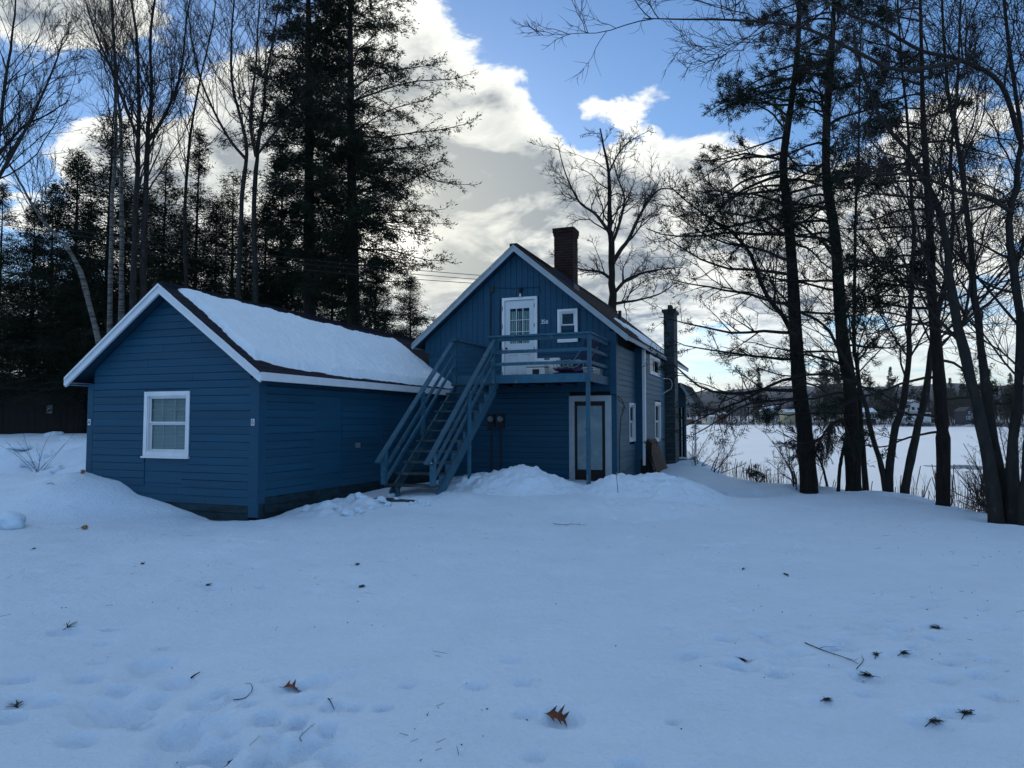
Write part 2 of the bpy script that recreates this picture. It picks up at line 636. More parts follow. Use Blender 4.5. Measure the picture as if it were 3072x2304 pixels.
def pit_px(px, py, r, d):
    p = onz(px, py, 0.0)
    PITS.append((p[0], p[1], r, d))
    return p


TUFTS = [(98, 1650, .5), (203, 1897, 1.15), (1078, 1756, .8), (430, 1690, .5), (51, 2127, 1.0), (688, 2288, .8), (2232, 1994, 1.0), (2612, 2033, 1.0),
         (2793, 2172, 1.0), (2896, 2148, .9), (2630, 1970, .7), (2705, 1965, .6), (2228, 1706, .6), (2363, 1722, .6), (2815, 1877, .8), (2474, 2106, .6), (1071, 1692, .6), (620, 1752, .7)]
for (x_, y_, s_) in TUFTS:
    pit_px(x_, y_, 0.065 * s_ + 0.03, 0.055 * s_)
pit_px(1684, 2150, 0.11, 0.085)
pit_px(879, 2058, 0.09, 0.045)
for (x_, y_, s_) in [(700, 1690, .5), (2330, 2020, .9), (2310, 1960, .7), (2200, 1800, .4), (2520, 1940, .8), (2850, 2000, .8), (2950, 2040, 1.0), (2960, 1990, .8),
                     (640, 2080, .6), (720, 2080, .9), (800, 2140, .6), (1000, 2118, .9), (930, 2220, 1.1), (700, 2180, .6), (480, 2090, .7), (1000, 2200, .7),
                     (300, 1990, .7), (2000, 1880, .5), (2590, 1830, .6), (2470, 1685, .5), (1890, 1745, .4), (2740, 1965, .6), (1710, 1576, .5), (2600, 2080, .7),
                     (60, 2060, 1.2), (130, 2130, 1.2), (230, 2230, 1.0), (30, 2180, 1.0), (3000, 2100, .8)]:
    pit_px(x_, y_, 0.05 * s_ + 0.02, 0.055 * s_)

_pr = np.random.RandomState(55)
for _k in range(130):                      # dents of old footprints, drips and fallen cones
    _py = _pr.uniform(3.3, 13.0)
    _px = _pr.uniform(-0.70, 0.70) * _py
    if _px < 7.5 and fbm(np.array([_px * 0.5 + 9]), np.array([_py * 0.5]), 2)[0] > -0.08:
        PITS.append((_px, _py, _pr.uniform(0.03, 0.075), _pr.uniform(0.025, 0.055)))
for (_cx, _cy, _nn, _sd) in ((2.35, 5.0, 16, 0.42), (1.55, 4.9, 10, 0.25), (2.9, 5.3, 8, 0.3), (-1.35, 4.25, 16, 0.32), (-0.9, 3.75, 12, 0.25), (3.2, 9.2, 14, 0.7), (2.4, 12.3, 10, 0.8), (-3.4, 9.4, 8, 0.4)):
    for _k in range(_nn):                  # clusters of scuffs under the trees
        PITS.append((_cx + _pr.normal(0, _sd), _cy + _pr.normal(0, _sd * 0.7), _pr.uniform(0.035, 0.085), _pr.uniform(0.02, 0.06)))
for (_tx, _td) in ((2428, 16.9), (2561, 16.7), (2664, 16.1), (2710, 15.7), (2827, 13.6), (3000, 11.4), (3038, 11.3)):
    PITS.append(((_tx - CXP) / FPX * _td, _td, 0.42, 0.07))     # melt wells at the trunks
for _k in range(26):                       # an old trodden line in the near corner
    _t = _k / 25.0
    PITS.append((-2.55 + 1.5 * _t + _pr.normal(0, 0.12), 4.6 - 1.6 * _t + _pr.normal(0, 0.12), _pr.uniform(0.07, 0.13), _pr.uniform(0.03, 0.075)))


def ground_z(x, y, pits=True):
    x = np.asarray(x, float)
    y = np.asarray(y, float)
    lx, ly = to_local(x, y)
    # lawn with faint swells
    z = 0.13 * fbm(x * 0.30, y * 0.30, 3) + 0.035 * fbm(x * 1.6, y * 1.0, 4)
    wob = fbm(x * 1.3 + 5, y * 1.3, 3)
    # the yard climbs a little towards the house
    z = z + 0.20 * sst(ly + 0.15 * wob, 1.2, 3.6) * sst(lx, -0.5, 0.6) * (1 - sst(lx, 5.0, 8.0) * 0.85)
    # bank of cleared snow in front of the house
    H = np.interp(lx, _bk[:, 0], _bk[:, 2] - 0.02, left=0.05, right=0.0)
    dy = ly - BANK_Y
    prof = np.where(dy < 0, np.exp(-(dy / (1.05 + 0.2 * wob)) ** 2), np.exp(-(dy / 0.75) ** 2))
    lump = 1 + 0.22 * fbm(x * 3.1, y * 3.1, 5)
    bank = H * prof * np.where(dy < -0.25, lump, 1.0)
    bank = bank + 0.05 * np.clip(bank, 0, 0.4) / 0.4 * (np.abs(fbm(x * 5.5, y * 5.5, 4)) - 0.15) * 2 * (dy < 0.1)
    z = np.where(lx > 1.0 - 0.2 * (dy > 0), np.maximum(z, bank) + 0.03 * np.minimum(bank, 0.5), z)
    # snow level right of the house
    z = z + 0.10 * np.exp(-((lx - 5.6) / 0.9) ** 2) * sst(ly, 5.0, 8.0)
    # drift against the gable end
    Hm = np.interp(lx, _md[:, 0], _md[:, 2], left=_md[0, 2], right=0.0)
    fr = -ly
    wdt = 0.35 + 1.15 * np.clip(Hm / 0.66, 0, 1.2)
    m = Hm * np.where(fr > 0, 1 - sst(fr + 0.18 * wob, 0.0, wdt * 1.5), np.exp(-(fr / 0.9) ** 2))
    m = m * (1 + 0.10 * fbm(x * 2.3, y * 2.3, 4) * np.exp(-((lx + 4.6) / 1.5) ** 2) * sst(fr, 0.1, 0.3))
    m = m * np.where(lx > -3.88, 1.0, np.clip(1.0 + 0.04 * (lx + 3.9), 0.5, 1))
    z = z + m * (ly < 2.5) * (lx < 0.4)
    # chunks thrown up by the plough on the left
    pb = sst(ly + 0.5 * wob, 1.4, 4.6) * (1 - sst(lx, -4.25, -4.05))
    z = z + pb * (1.02 + 0.10 * fbm(x * 0.5, y * 0.5, 2)) + pb * (1 - sst(ly, 4.4, 5.4)) * 0.20 * np.abs(fbm(x * 1.4, y * 1.4, 4))
    # the whole wood behind lies on the level of the road
    z = z + 1.05 * sst(ly, 10.5, 16.0) * sst(-lx, 0.0, 3.5) * (1 - pb)
    # trodden snow beside the house
    tr = np.exp(-((x - 5.3) / 1.6) ** 2 - ((y - 16.2) / 1.0) ** 2)
    z = z - tr * 0.24 + tr * 0.26 * fbm(x * 2.6, y * 2.6, 4)
    z = z + 0.09 * np.exp(-((x - 6.6) / 2.2) ** 2 - ((y - 14.2 - 0.35 * (x - 5)) / 0.9) ** 2)
    # cleared hollow at the foot of the stairs and loose crumbs along the wing
    st = np.exp(-((lx - 1.35) / 0.75) ** 2 - ((ly - 2.15) / 0.35) ** 2)
    z = z + 0.02 * st
    ft = np.exp(-((lx - 1.9) / 0.9) ** 2 - ((ly - 2.6) / 0.8) ** 2)
    z = z + 0.12 * ft
    cr = np.exp(-((lx - 0.65) / 0.55) ** 2) * sst(ly, 0.3, 1.0) * (1 - sst(ly, 1.7, 2.3))
    z = z + cr * (0.17 + 0.20 * fbm(x * 4, y * 4, 4))
    z = np.where((lx < 0.05) & (lx > -3.8) & (ly > 0.05) & (ly < 9), -0.1, z)
    # bank of the lake
    e = np.interp(y, SHORE_Y, SHORE_X) + 0.35 * fbm(x * 0.3 + 3, y * 0.5, 2)
    drop = sst(x - e, -0.7, 2.6)
    z = z * (1 - drop) + (LAKE_Z - 0.35) * drop
    # fine relief and melt hollows
    near = 1 - sst(y, 8, 22)
    z = z + near * (0.010 * fbm(x * 6, y * 6, 4)) * (1 - 0.0 * drop)
    if pits:
        for (px, py, r, d) in PITS:
            q = ((x - px) ** 2 + ((y - py)) ** 2) / (r * r)
            sel = q < 9
            if np.any(sel):
                z = z - np.where(sel, d * np.exp(-q ** 2.8 * 0.6), 0)
    return z


def gz(x, y):
    return float(ground_z(np.array([x]), np.array([y]))[0])


def axis_lines(breaks):
    out = []
    for (a, b, s) in breaks:
        out.append(np.arange(a, b - 1e-6, s))
    out.append([breaks[-1][1]])
    return np.concatenate(out)


def build_ground():
    xs = axis_lines([(-600, -100, 50), (-100, -30, 7), (-30, -14, 0.8), (-14, -8.5, 0.12), (-8.5, -4.2, 0.05), (-4.2, 4.2, 0.026), (4.2, 9.5, 0.045), (9.5, 13, 0.15), (13, 40, 3)])
    ys = axis_lines([(-60, 0, 6), (0, 2.4, 0.3), (2.4, 6.6, 0.022), (6.6, 9.0, 0.036), (9.0, 17.5, 0.05), (17.5, 30, 0.2), (30, 60, 1.5), (60, 200, 14), (200, 900, 70)])
    X, Y = np.meshgrid(xs, ys)
    Z = ground_z(X, Y)
    nx, ny = len(xs), len(ys)
    V = np.stack([X.ravel(), Y.ravel(), Z.ravel()], 1)
    i = np.arange(nx - 1)[None, :] + nx * np.arange(ny - 1)[:, None]
    F = np.stack([i, i + 1, i + nx + 1, i + nx], -1).reshape(-1, 4)
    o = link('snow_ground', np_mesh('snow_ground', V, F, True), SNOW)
    o['kind'] = 'structure'
    return o


build_ground()

# frozen lake out to the horizon
mb = MB()
n = 64
ring = [(9000 * math.cos(2 * math.pi * k / n), 9000 * math.sin(2 * math.pi * k / n) + 200, LAKE_Z) for k in range(n)]
mb.add(ring, [tuple(range(n))])
o = link('frozen_lake', mb, ICE)
o['kind'] = 'structure'
# wet dark ice showing through the snow cover
pc = onz(2905, 1402, LAKE_Z)
mb = MB()
rr = random.Random(4)
pts = []
for k in range(40):
    a = 2 * math.pi * k / 40
    s = 1 + 0.5 * (rr.random() - .5)
    pts.append((pc[0] + 1.6 * math.cos(a) * s, pc[1] + 1.9 * math.sin(a) * s, LAKE_Z + 0.004))
mb.add(pts, [tuple(range(40))])
o = link('dark_ice_patch', mb, OPENICE)
o['kind'] = 'structure'
#ENDSTRUCT

# ------------------------------------------------------------------ the low wing (garage)
BR = -TH
CLAP_CACHE = {}


def clap(parent, name, m, plane, a0, a1, z0, z1, pos, sign, proud=0.034, tops=None):
    """one lapped board. plane 'y': board runs along x at y = pos, facing sign*y; plane 'x': runs along y at x = pos.
    tops = (a0top, a1top) for boards cut by a raking roof"""
    t0, t1 = tops if tops else (a0, a1)
    zb, zt = z0 - 0.012, z1
    def pt(a, off, z):
        d = pos + sign * off
        return (a, d, z) if plane == 'y' else (d, a, z)
    # drop siding: flat face, then a cove under the next board that reads as a dark line
    g = 0.030
    q = min(1.0, max(0.0, (zt - g - zb) / max(1e-6, zt - zb)))
    m0, m1 = a0 + (t0 - a0) * q, a1 + (t1 - a1) * q
    pr, bk = proud, proud - 0.028
    vs = [pt(a0, pr, zb), pt(a1, pr, zb), pt(m1, pr - 0.004, zt - g), pt(m0, pr - 0.004, zt - g), pt(t1, bk, zt), pt(t0, bk, zt),
          pt(a0, bk - 0.01, zb), pt(a1, bk - 0.01, zb), pt(t1, bk - 0.01, zt), pt(t0, bk - 0.01, zt)]
    return link(name, MB().add(vs, [(0, 1, 2, 3), (3, 2, 4, 5), (0, 6, 7, 1), (9, 8, 7, 6), (5, 4, 8, 9), (0, 3, 5, 9, 6), (1, 7, 8, 4, 2)]), m, parent)


def run_claps(parent, m, plane, a0, a1, z0, z1, pos, sign, proud=0.034, tops=None):
    """a course of siding, now and then butted from two lengths"""
    if a1 - a0 > 1.6 and rg.random() < 0.6:
        j_ = a0 + (a1 - a0) * rg.uniform(0.25, 0.75)
        t_ = tops if tops else (a0, a1)
        dz = rg.uniform(-0.004, 0.004)
        clap(parent, 'clapboard', m, plane, a0, j_ - 0.002, z0, z1, pos, sign, proud, (t_[0], j_ - 0.002))
        clap(parent, 'clapboard', m, plane, j_ + 0.002, a1, z0 + dz, z1, pos, sign, proud, (j_ + 0.002, t_[1]))
    else:
        clap(parent, 'clapboard', m, plane, a0, a1, z0, z1, pos, sign, proud, tops)


def frame4(name, m, parent, plane, a0, a1, z0, z1, w, pos, sign, d0, d1, sill=0.0):
    """four separate casing boards"""
    lo, hi = sorted((pos + sign * d0, pos + sign * d1))
    res = []
    for (p, q, r, s) in ((a0, a1, z1 - w, z1), (a0, a1, z0, z0 + w), (a0, a0 + w, z0 + w, z1 - w), (a1 - w, a1, z0 + w, z1 - w)):
        if plane == 'y':
            res.append(box(name, m, parent, p, q, lo, hi, r, s))
        else:
            res.append(box(name, m, parent, lo, hi, p, q, r, s))
    return res


def pbox(name, m, parent, plane, a0, a1, z0, z1, pos, sign, d0, d1):
    lo, hi = sorted((pos + sign * d0, pos + sign * d1))
    if plane == 'y':
        return box(name, m, parent, a0, a1, lo, hi, z0, z1)
    return box(name, m, parent, lo, hi, a0, a1, z0, z1)


garage = empty('garage', tuple(B0), BR)
tag(garage, 'low blue clapboard wing with white gable trim and one white window', 'garage')
GW, GL = 3.9, 9.6                      # width and length
G_EAVE, G_RIDGE, G_RX = 2.42, 4.02, -1.95
G_SL = (G_RIDGE - G_EAVE) / 2.22       # roof slope


def g_under(x):                       # underside of the roof at local x
    return G_RIDGE - 0.13 - G_SL * abs(x - G_RX)


core = MB()
zc = g_under(-0.12)
core.prism([(-3.78, 0.12, -0.4), (-0.12, 0.12, -0.4), (-0.12, 0.12, zc), (G_RX, 0.12, g_under(G_RX)), (-3.78, 0.12, zc)], (0, GL - 0.12, 0))
gw = link('wall', core, BLACK, garage)

# front clapboards, cut round the window and by the rake
EXP = 0.1325
WX0, WX1, WZ0, WZ1 = -2.51, -1.46, 0.98, 2.13
rg = random.Random(3)
k = 0
z = -0.06
while z < G_RIDGE - 0.2:
    z1 = z + EXP
    jit = rg.uniform(-0.006, 0.006)
    zt = z1 + 0.006

    def xlim(zz):
        lim = G_RX - (g_under(G_RX) - zz) / G_SL, G_RX + (g_under(G_RX) - zz) / G_SL
        return max(-3.77, lim[0] + 0.02), min(-0.15, lim[1] - 0.02)
    a0, a1 = xlim(z)
    b0, b1 = xlim(zt)
    if b1 - b0 < 0.02:
        b0 = b1 = G_RX
    m_ = BLUE_DIRTY if z < 0.16 else BLUE_Y
    if a1 - a0 > 0.1:
        if z1 > WZ0 and z < WZ1:
            clap(gw, 'clapboard', m_, 'y', a0, WX0 + 0.02, z + jit, zt, 0, -1, tops=(b0, WX0 + 0.02))
            clap(gw, 'clapboard', m_, 'y', WX1 - 0.02, a1, z + jit, zt, 0, -1, tops=(WX1 - 0.02, b1))
            if z1 > WZ1:
                clap(gw, 'clapboard', m_, 'y', WX0 + 0.022, WX1 - 0.022, WZ1 - 0.02, zt, 0, -1, proud=0.02)
        elif 0.34 < z and z1 < WZ0 + 0.02:
            clap(gw, 'clapboard', m_, 'y', a0, WX0 + 0.03, z + jit, zt, 0, -1)
            clap(gw, 'clapboard', m_, 'y', -1.62, a1, z + jit, zt, 0, -1)
        else:
            run_claps(gw, m_, 'y', a0, a1, z + jit, zt, 0, -1, tops=(b0, b1) if b0 > -3.7 and b1 - b0 > 1.0 and b0 < a1 - 1.2 else (b0, b1))
    z = z1
    k += 1
# patched boards under the window, wider than the rest
for (za, zb) in ((0.33, 0.53), (0.53, 0.735), (0.735, 0.985)):
    clap(gw, 'patch_board', BLUE_Y, 'y', WX0 + 0.034, -1.624, za, zb + 0.006, 0, -1, proud=0.022)
clap(gw, 'patch_board', BLUE_Y, 'y', -1.63, WX1 - 0.018, 0.86, WZ0 + 0.02, 0, -1, proud=0.03)
# corner boards
box('corner_board', BLUE, garage, -3.92, -3.775, -0.034, 0.10, 0.0, 2.30)
box('corner_board', BLUE, garage, -0.155, 0.034, -0.034, 0.0, 0.0, 2.33)
box('corner_board', BLUE, garage, 0.0, 0.033, 0.001, 0.15, 0.22, 2.33)
box('corner_board', BLUE_DIRTY, garage, 0.0, 0.026, 0.002, 0.13, -0.2, 0.216)
# rough skirt under the siding
box('skirt_board', BLUE_DIRTY, garage, -3.77, -0.16, 0.03, 0.06, -0.35, -0.03)
box('skirt_board', BLUE_DIRTY, garage, -0.06, -0.03, 0.13, 7.05, -0.35, 0.10)
# side clapboards with the blanked opening
SEG = [(0.151, 1.485), (2.385, 3.86), (3.925, 7.09)]
z = 0.06
k = 0
while z < 2.2:
    z1 = min(z + EXP * 1.02, 2.215)
    for i, (s0, s1) in enumerate(SEG):
        j = rg.uniform(-0.005, 0.005)
        m_ = BLUE_DIRTY if (z < 0.30 or (i == 2 and z < 0.4)) else BLUE_Y
        run_claps(gw, m_, 'x', s0, s1, z + j, z1 + 0.006, 0.0, 1)
    z += EXP * 1.02
for (za, zb) in ((0.06, 0.33), (0.33, 0.62), (0.62, 1.02), (1.02, 1.42), (1.42, 2.10)):
    clap(gw, 'patch_board', BLUE_DIRTY if za < 0.2 else BLUE_Y, 'x', 1.487, 2.383, za, zb + 0.006, 0.0, 1, proud=0.02)
clap(gw, 'patch_board', BLUE_Y, 'x', 1.487, 2.383, 2.10, 2.221, 0.0, 1)
box('batten', BLUE, garage, 0.0, 0.036, 3.862, 3.923, -0.1, 2.22)
box('frieze_board', SOFFIT, garage, 0.0, 0.03, 0.151, 7.09, 2.223, 2.36)
# roof slabs with shingle courses
GY0, GY1 = -0.30, GL + 0.25
for sgn in (-1, 1):
    mb = MB()
    xe = G_RX + sgn * 2.22
    mb.prism([(G_RX, GY0 + 0.03, G_RIDGE - 0.02), (xe, GY0 + 0.03, G_EAVE - 0.02), (xe, GY0 + 0.03, G_EAVE - 0.10), (G_RX, GY0 + 0.03, G_RIDGE - 0.12)], (0, GY1 - GY0 - 0.03, 0))
    deck_ = link('roof', mb, SOFFIT, garage)
    nc = 19
    for i in range(nc):
        t0, t1 = i / nc, min(1.0, (i + 1.25) / nc)
        # t measured from the eave
        def rp(t, up):
            x = xe + (G_RX - xe) * t
            zz = G_EAVE + (G_RIDGE - G_EAVE) * t + up
            return x, zz
        xa, za = rp(t0 - 0.012, 0.012)
        xb, zb = rp(t1 if i < nc - 1 else 1.0, 0.004)
        jy = rg.uniform(-0.006, 0.01)
        mb = MB()
        mb.prism([(xa, GY0 - 0.02 + jy, za), (xb, GY0 - 0.02 + jy, zb), (xb, GY0 - 0.02 + jy, zb - 0.018), (xa, GY0 - 0.02 + jy, za - 0.026)], (0, GY1 - GY0, 0))
        link('shingle_course', mb, SHINGLE, deck_)
    # white rake boards, two steps
    for (off, w, d0) in ((0.0, 0.05, -0.035), (0.047, 0.125, -0.012)):
        a = np.array([G_RX, GY0 + d0, G_RIDGE - 0.012 - off])
        b = np.array([xe, GY0 + d0, G_EAVE - 0.012 - off])
        mb = MB()
        mb.prism([a, b, b - [0, 0, w], a - [0, 0, w]], (0, 0.045, 0))
        link('rake_board', mb, WHITE, garage)
    # underside blocking of the overhang
    box('fascia_board', WHITE, garage, *sorted((xe - sgn * 0.004, xe + sgn * 0.028)), GY0 - 0.012, GY1, G_EAVE - 0.155, G_EAVE - 0.016)
box('ridge_cap', SHINGLE, garage, G_RX - 0.10, G_RX + 0.10, GY0 - 0.02, GY1, G_RIDGE - 0.055, G_RIDGE + 0.016)
box('soffit_board', SOFFIT, garage, 0.031, 0.262, GY0 + 0.05, GY1, G_EAVE - 0.150, G_EAVE - 0.125)
box('soffit_board', SOFFIT, garage, -4.165, -3.93, GY0 + 0.05, GY1, G_EAVE - 0.150, G_EAVE - 0.125)


def sash_window(parent, plane, pos, sign, a0, a1, z0, z1, cw, wood, cols=0, rows=0, blind=None, blind_to=0.0, deep=0.07, apron=True):
    """double-hung window: casing boards, two sashes with panes, blinds behind"""
    w = empty('window')
    w.parent = parent
    frame4('casing', wood, w, plane, a0, a1, z0, z1, cw, pos, sign, -0.02, 0.045)
    frame4('jamb', wood, w, plane, a0 + cw + .001, a1 - cw - .001, z0 + cw + .001, z1 - cw - .001, 0.02, pos, sign, -deep, 0.03)
    i0, i1, y0, y1 = a0 + cw + 0.022, a1 - cw - 0.022, z0 + cw + 0.022, z1 - cw - 0.022
    zm = (y0 + y1) / 2 + 0.01
    pbox('backing', BLACK, w, plane, a0 + cw, a1 - cw, z0 + cw, z1 - cw, pos, sign, -deep - 0.02, -deep)
    for (s0, s1, dd) in ((y0, zm - 0.001, -0.025), (zm + 0.001, y1, 0.0)):
        frame4('sash', wood, w, plane, i0, i1, s0, s1, 0.028, pos, sign, dd - 0.022, dd)
        pbox('pane', GLASS, w, plane, i0 + .028, i1 - .028, s0 + .028, s1 - .028, pos, sign, dd - 0.014, dd - 0.010)
        for c in range(1, cols):
            x = i0 + (i1 - i0) * c / cols
            pbox('muntin', wood, w, plane, x - .007, x + .007, s0 + .029, s1 - .029, pos, sign, dd - 0.026, dd - 0.016)
        for r_ in range(1, rows):
            zz = s0 + (s1 - s0) * r_ / rows
            pbox('muntin', wood, w, plane, i0 + .029, i1 - .029, zz - .007, zz + .007, pos, sign, dd - 0.0255, dd - 0.0165)
    if blind:
        mb = MB()
        zz = y1
        n = 0
        zend = y0 + (y1 - y0) * blind_to
        while zz > zend:
            lo, hi = sorted((pos + sign * (-deep + 0.012), pos + sign * (-deep + 0.03)))
            for (p, q) in ((zz - 0.021, zz - 0.001),):
                if plane == 'y':
                    mb.add([(i0, hi if sign > 0 else lo, p), (i1, hi if sign > 0 else lo, p), (i1, lo if sign > 0 else hi, q), (i0, lo if sign > 0 else hi, q)], [(0, 1, 2, 3)])
                else:
                    mb.add([(hi if sign > 0 else lo, i0, p), (hi if sign > 0 else lo, i1, p), (lo if sign > 0 else hi, i1, q), (lo if sign > 0 else hi, i0, q)], [(0, 1, 2, 3)])
            zz -= 0.024
        b = link('blind', mb, blind, w)
    return w


gwin = sash_window(garage, 'y', 0.0, -1, WX0, WX1, WZ0, WZ1, 0.075, WHITE, 3, 2, BLIND, 0.03, deep=0.075)
gwin.name = 'window'
box('window_sill', WHITE, garage, WX0 - 0.02, WX1 + 0.02, -0.075, 0.0, WZ0 - 0.03, WZ0 - 0.001)

# letter plates on the corners
for (lx, s) in ((-3.86, 'A'), (-0.085, 'B')):
    pl = box('letter_plate', PLASTIC, garage, lx - 0.033, lx + 0.033, -0.042, -0.0345, 1.53, 1.64)
    t = link('letter', text_mesh(s, 0.115), LETTER, pl)
    t.location = (lx, -0.0445, 1.582)
    t.rotation_euler = (math.pi / 2, 0, 0)
    t.scale = (0.72, 1.0, 1.0)
# outlet box and conduit
box('outlet_box', GREYMETAL, garage, 0.022, 0.075, 2.86, 2.98, 1.06, 1.16)
link('conduit', MB().tube([(0.05, 2.98, 1.11), (0.05, 5.0, 1.13)], 0.012, 8), BLUE, garage)
link('loose_wire', MB().tube([(0.06, 4.1, 1.1), (0.12, 4.15, 0.8), (0.07, 3.95, 0.55), (0.09, 3.9, 0.3)], 0.006, 6), CABLE, garage)


def roof_snow(name, parent_rot, foot, fn, ns, nt, s0, s1, thick, seed, label, amp=0.26, m=ROOFSNOW):
    """sheet of snow on a sloping roof. foot(s,t) -> local xyz on the shingles, fn(s,t) -> 0..1 cover"""
    S, T = np.meshgrid(np.linspace(s0, s1, ns), np.linspace(0, 1, nt))
    Pn = foot(S, T)
    cov = fn(S, T)
    h = thick * np.clip(cov, 0, 1) ** 0.6 * (1 + amp * fbm(S * 2.2 + seed, T * 7, 5) + 0.5 * amp * fbm(S * 9 + seed, T * 24, 3)) - 0.035 * (1 - np.clip(cov, 0, 1))
    V = Pn + np.stack([np.zeros_like(h), np.zeros_like(h), h], -1)
    V = V.reshape(-1, 3)
    keep = (cov > -0.3)
    i = np.arange(ns - 1)[None, :] + ns * np.arange(nt - 1)[:, None]
    kf = keep[:-1, :-1] | keep[1:, 1:] | keep[1:, :-1] | keep[:-1, 1:]
    F = np.stack([i, i + 1, i + ns + 1, i + ns], -1)[kf]
    me = np_mesh(name, V, F, True)
    o = link(name, me, m)
    o.location = tuple(B0)
    o.rotation_euler = (0, 0, BR)
    tag(o, label, 'snow')
    return o


def g_foot(S, T):
    x = 0.27 + (G_RX - 0.27) * T
    zz = G_EAVE + (G_RIDGE - G_EAVE) * T + 0.012
    return np.stack([x, S, zz], -1)


def g_cover(S, T):
    e = 0.03 * fbm(S * 3, T * 9, 4)
    left = (S - (-0.17 + 0.20 * T) + e * 2.6) / 0.10
    top = np.interp(S, [0, 1.5, 4, 5.5, 7.0, 9], [0.955, 0.93, 0.87, 0.83, 0.86, 0.9]) + 0.03 * fbm(S * 1.6 + 4, S * 0 + 2, 4)
    up = (top - T + e * 0.7) / 0.06
    bot = (T - np.interp(S, [0, 0.6, 2.0, 4, 7], [0.11, 0.06, 0.03, 0.015, 0.005]) + e * 0.7) / 0.05
    right = (7.12 - S + e) / 0.08
    return np.minimum(np.minimum(left, up), np.minimum(bot, right))


roof_snow('roof_snow', BR, g_foot, g_cover, 420, 150, -0.29, 7.3, 0.115, 1.0, 'thick smooth snow lying on the low wing roof beside the stairs')

# ------------------------------------------------------------------ the two-storey house
house = empty('house', tuple(B0), BR)
tag(house, 'two-storey blue gabled house with brick chimney and white upper door', 'house')
HY0, HY1 = 7.1, 15.4
HX0, HX1, HX2 = -0.5, 4.52, 4.78          # left, right front part, right rear part
H_RX, H_RIDGE, H_EAVE, H_HALF = 2.01, 6.03, 3.66, 2.84
H_SL = (H_RIDGE - H_EAVE) / H_HALF
STEP_Y = 9.45


def h_under(x):
    return H_RIDGE - 0.16 - H_SL * abs(x - H_RX)


mb = MB()
zc = h_under(HX1 - 0.1)
mb.prism([(HX0, HY0 + 0.1, -0.4), (HX1 - 0.1, HY0 + 0.1, -0.4), (HX1 - 0.1, HY0 + 0.1, zc), (H_RX, HY0 + 0.1, h_under(H_RX)), (HX0, HY0 + 0.1, zc)], (0, HY1 - HY0 - 0.1, 0))
hw = link('wall', mb, BLACK, house)
hr = box('wall', BLACK, house, HX1 - 0.09, HX2 - 0.1, STEP_Y + 0.03, HY1 - 0.05, -0.4, h_under(HX2 - 0.1) - 0.02)
box('wall', BLUE, house, HX1 - 0.02, HX2 - 0.02, STEP_Y - 0.02, STEP_Y + 0.028, -0.4, h_under(HX2) + 0.02)
box('wall', BLUE_SIDE, house, HX0, HX2 - 0.1, HY1 - 0.049, HY1, -0.4, 3.3)

# front: openings
DX0, DX1, DZ0, DZ1 = 1.60, 2.54, 2.65, 4.73        # upper door with casing
UX0, UX1, UZ0, UZ1 = 3.07, 3.58, 3.54, 4.36        # small window
LX0, LX1, LZ0, LZ1 = 3.36, 4.41, 0.0, 2.22         # lower door with casing


def cut(a0, a1, z0, z1, holes):
    """split an interval by openings that overlap in height; returns pieces"""
    segs = [(a0, a1)]
    for (h0, h1, hz0, hz1) in holes:
        if z1 <= hz0 + 0.004 or z0 >= hz1 - 0.004:
            continue
        new = []
        for (s0, s1) in segs:
            if h1 <= s0 or h0 >= s1:
                new.append((s0, s1))
                continue
            if h0 - s0 > 0.01:
                new.append((s0, h0 + 0.01))
            if s1 - h1 > 0.01:
                new.append((h1 - 0.01, s1))
        segs = new
    return segs


HOLES = [(DX0, DX1, DZ0, DZ1), (UX0, UX1, UZ0, UZ1), (LX0, LX1, LZ0, LZ1)]
z = -0.1
while z < 3.36:
    z1 = min(z + 0.135, 3.40)
    for (s0, s1) in cut(HX0 + 0.02, HX1 - 0.13, z, z1, HOLES):
        if s1 - s0 > 0.05:
            run_claps(hw, BLUE_Y, 'y', s0, s1, z + rg.uniform(-.004, .004), z1 + 0.006, HY0, -1, proud=0.022)
    z += 0.135
# grooved vertical boards of the gable
bw = 0.152
x = HX0 - 0.1
i = 0
while x < HX1 - 0.14:
    x1 = min(x + bw, HX1 - 0.14)
    xa, xb = x + 0.004, x1 - 0.004
    pieces = [(3.405, None)]
    for (h0, h1, hz0, hz1) in HOLES[:2]:
        if xb > h0 + 0.03 and xa < h1 - 0.03:
            np_ = []
            for (p0, p1) in pieces:
                if hz0 - p0 > 0.03:
                    np_.append((p0, hz0 + 0.01))
                np_.append((hz1 - 0.01, p1))
            pieces = np_
    for (p0, p1) in pieces:
        ta = h_under(xa) if p1 is None else p1
        tb = h_under(xb) if p1 is None else p1
        if min(ta, tb) - p0 < 0.02:
            continue
        poly = [(xa, 0, p0), (xb, 0, p0), (xb, 0, tb), (xa, 0, ta)]
        if p1 is None and xa < H_RX < xb:
            poly = [(xa, 0, p0), (xb, 0, p0), (xb, 0, tb), (H_RX, 0, h_under(H_RX)), (xa, 0, ta)]
        mb = MB()
        mb.prism([(q[0], HY0 - 0.016 + rg.uniform(-.002, .002), q[2]) for q in poly], (0, 0.03, 0))
        link('vertical_board', mb, BLUE, hw)
    x = x1
box('drip_board', BLUE, house, HX0 + 0.02, HX1 - 0.13, HY0 - 0.012, HY0 + 0.02, 3.385, 3.415)
box('backing_board', BLUE, house, HX0, HX1 - 0.12, HY0 + 0.022, HY0 + 0.06, 3.3, h_under(HX1 - 0.12) - 0.02)
mb = MB()
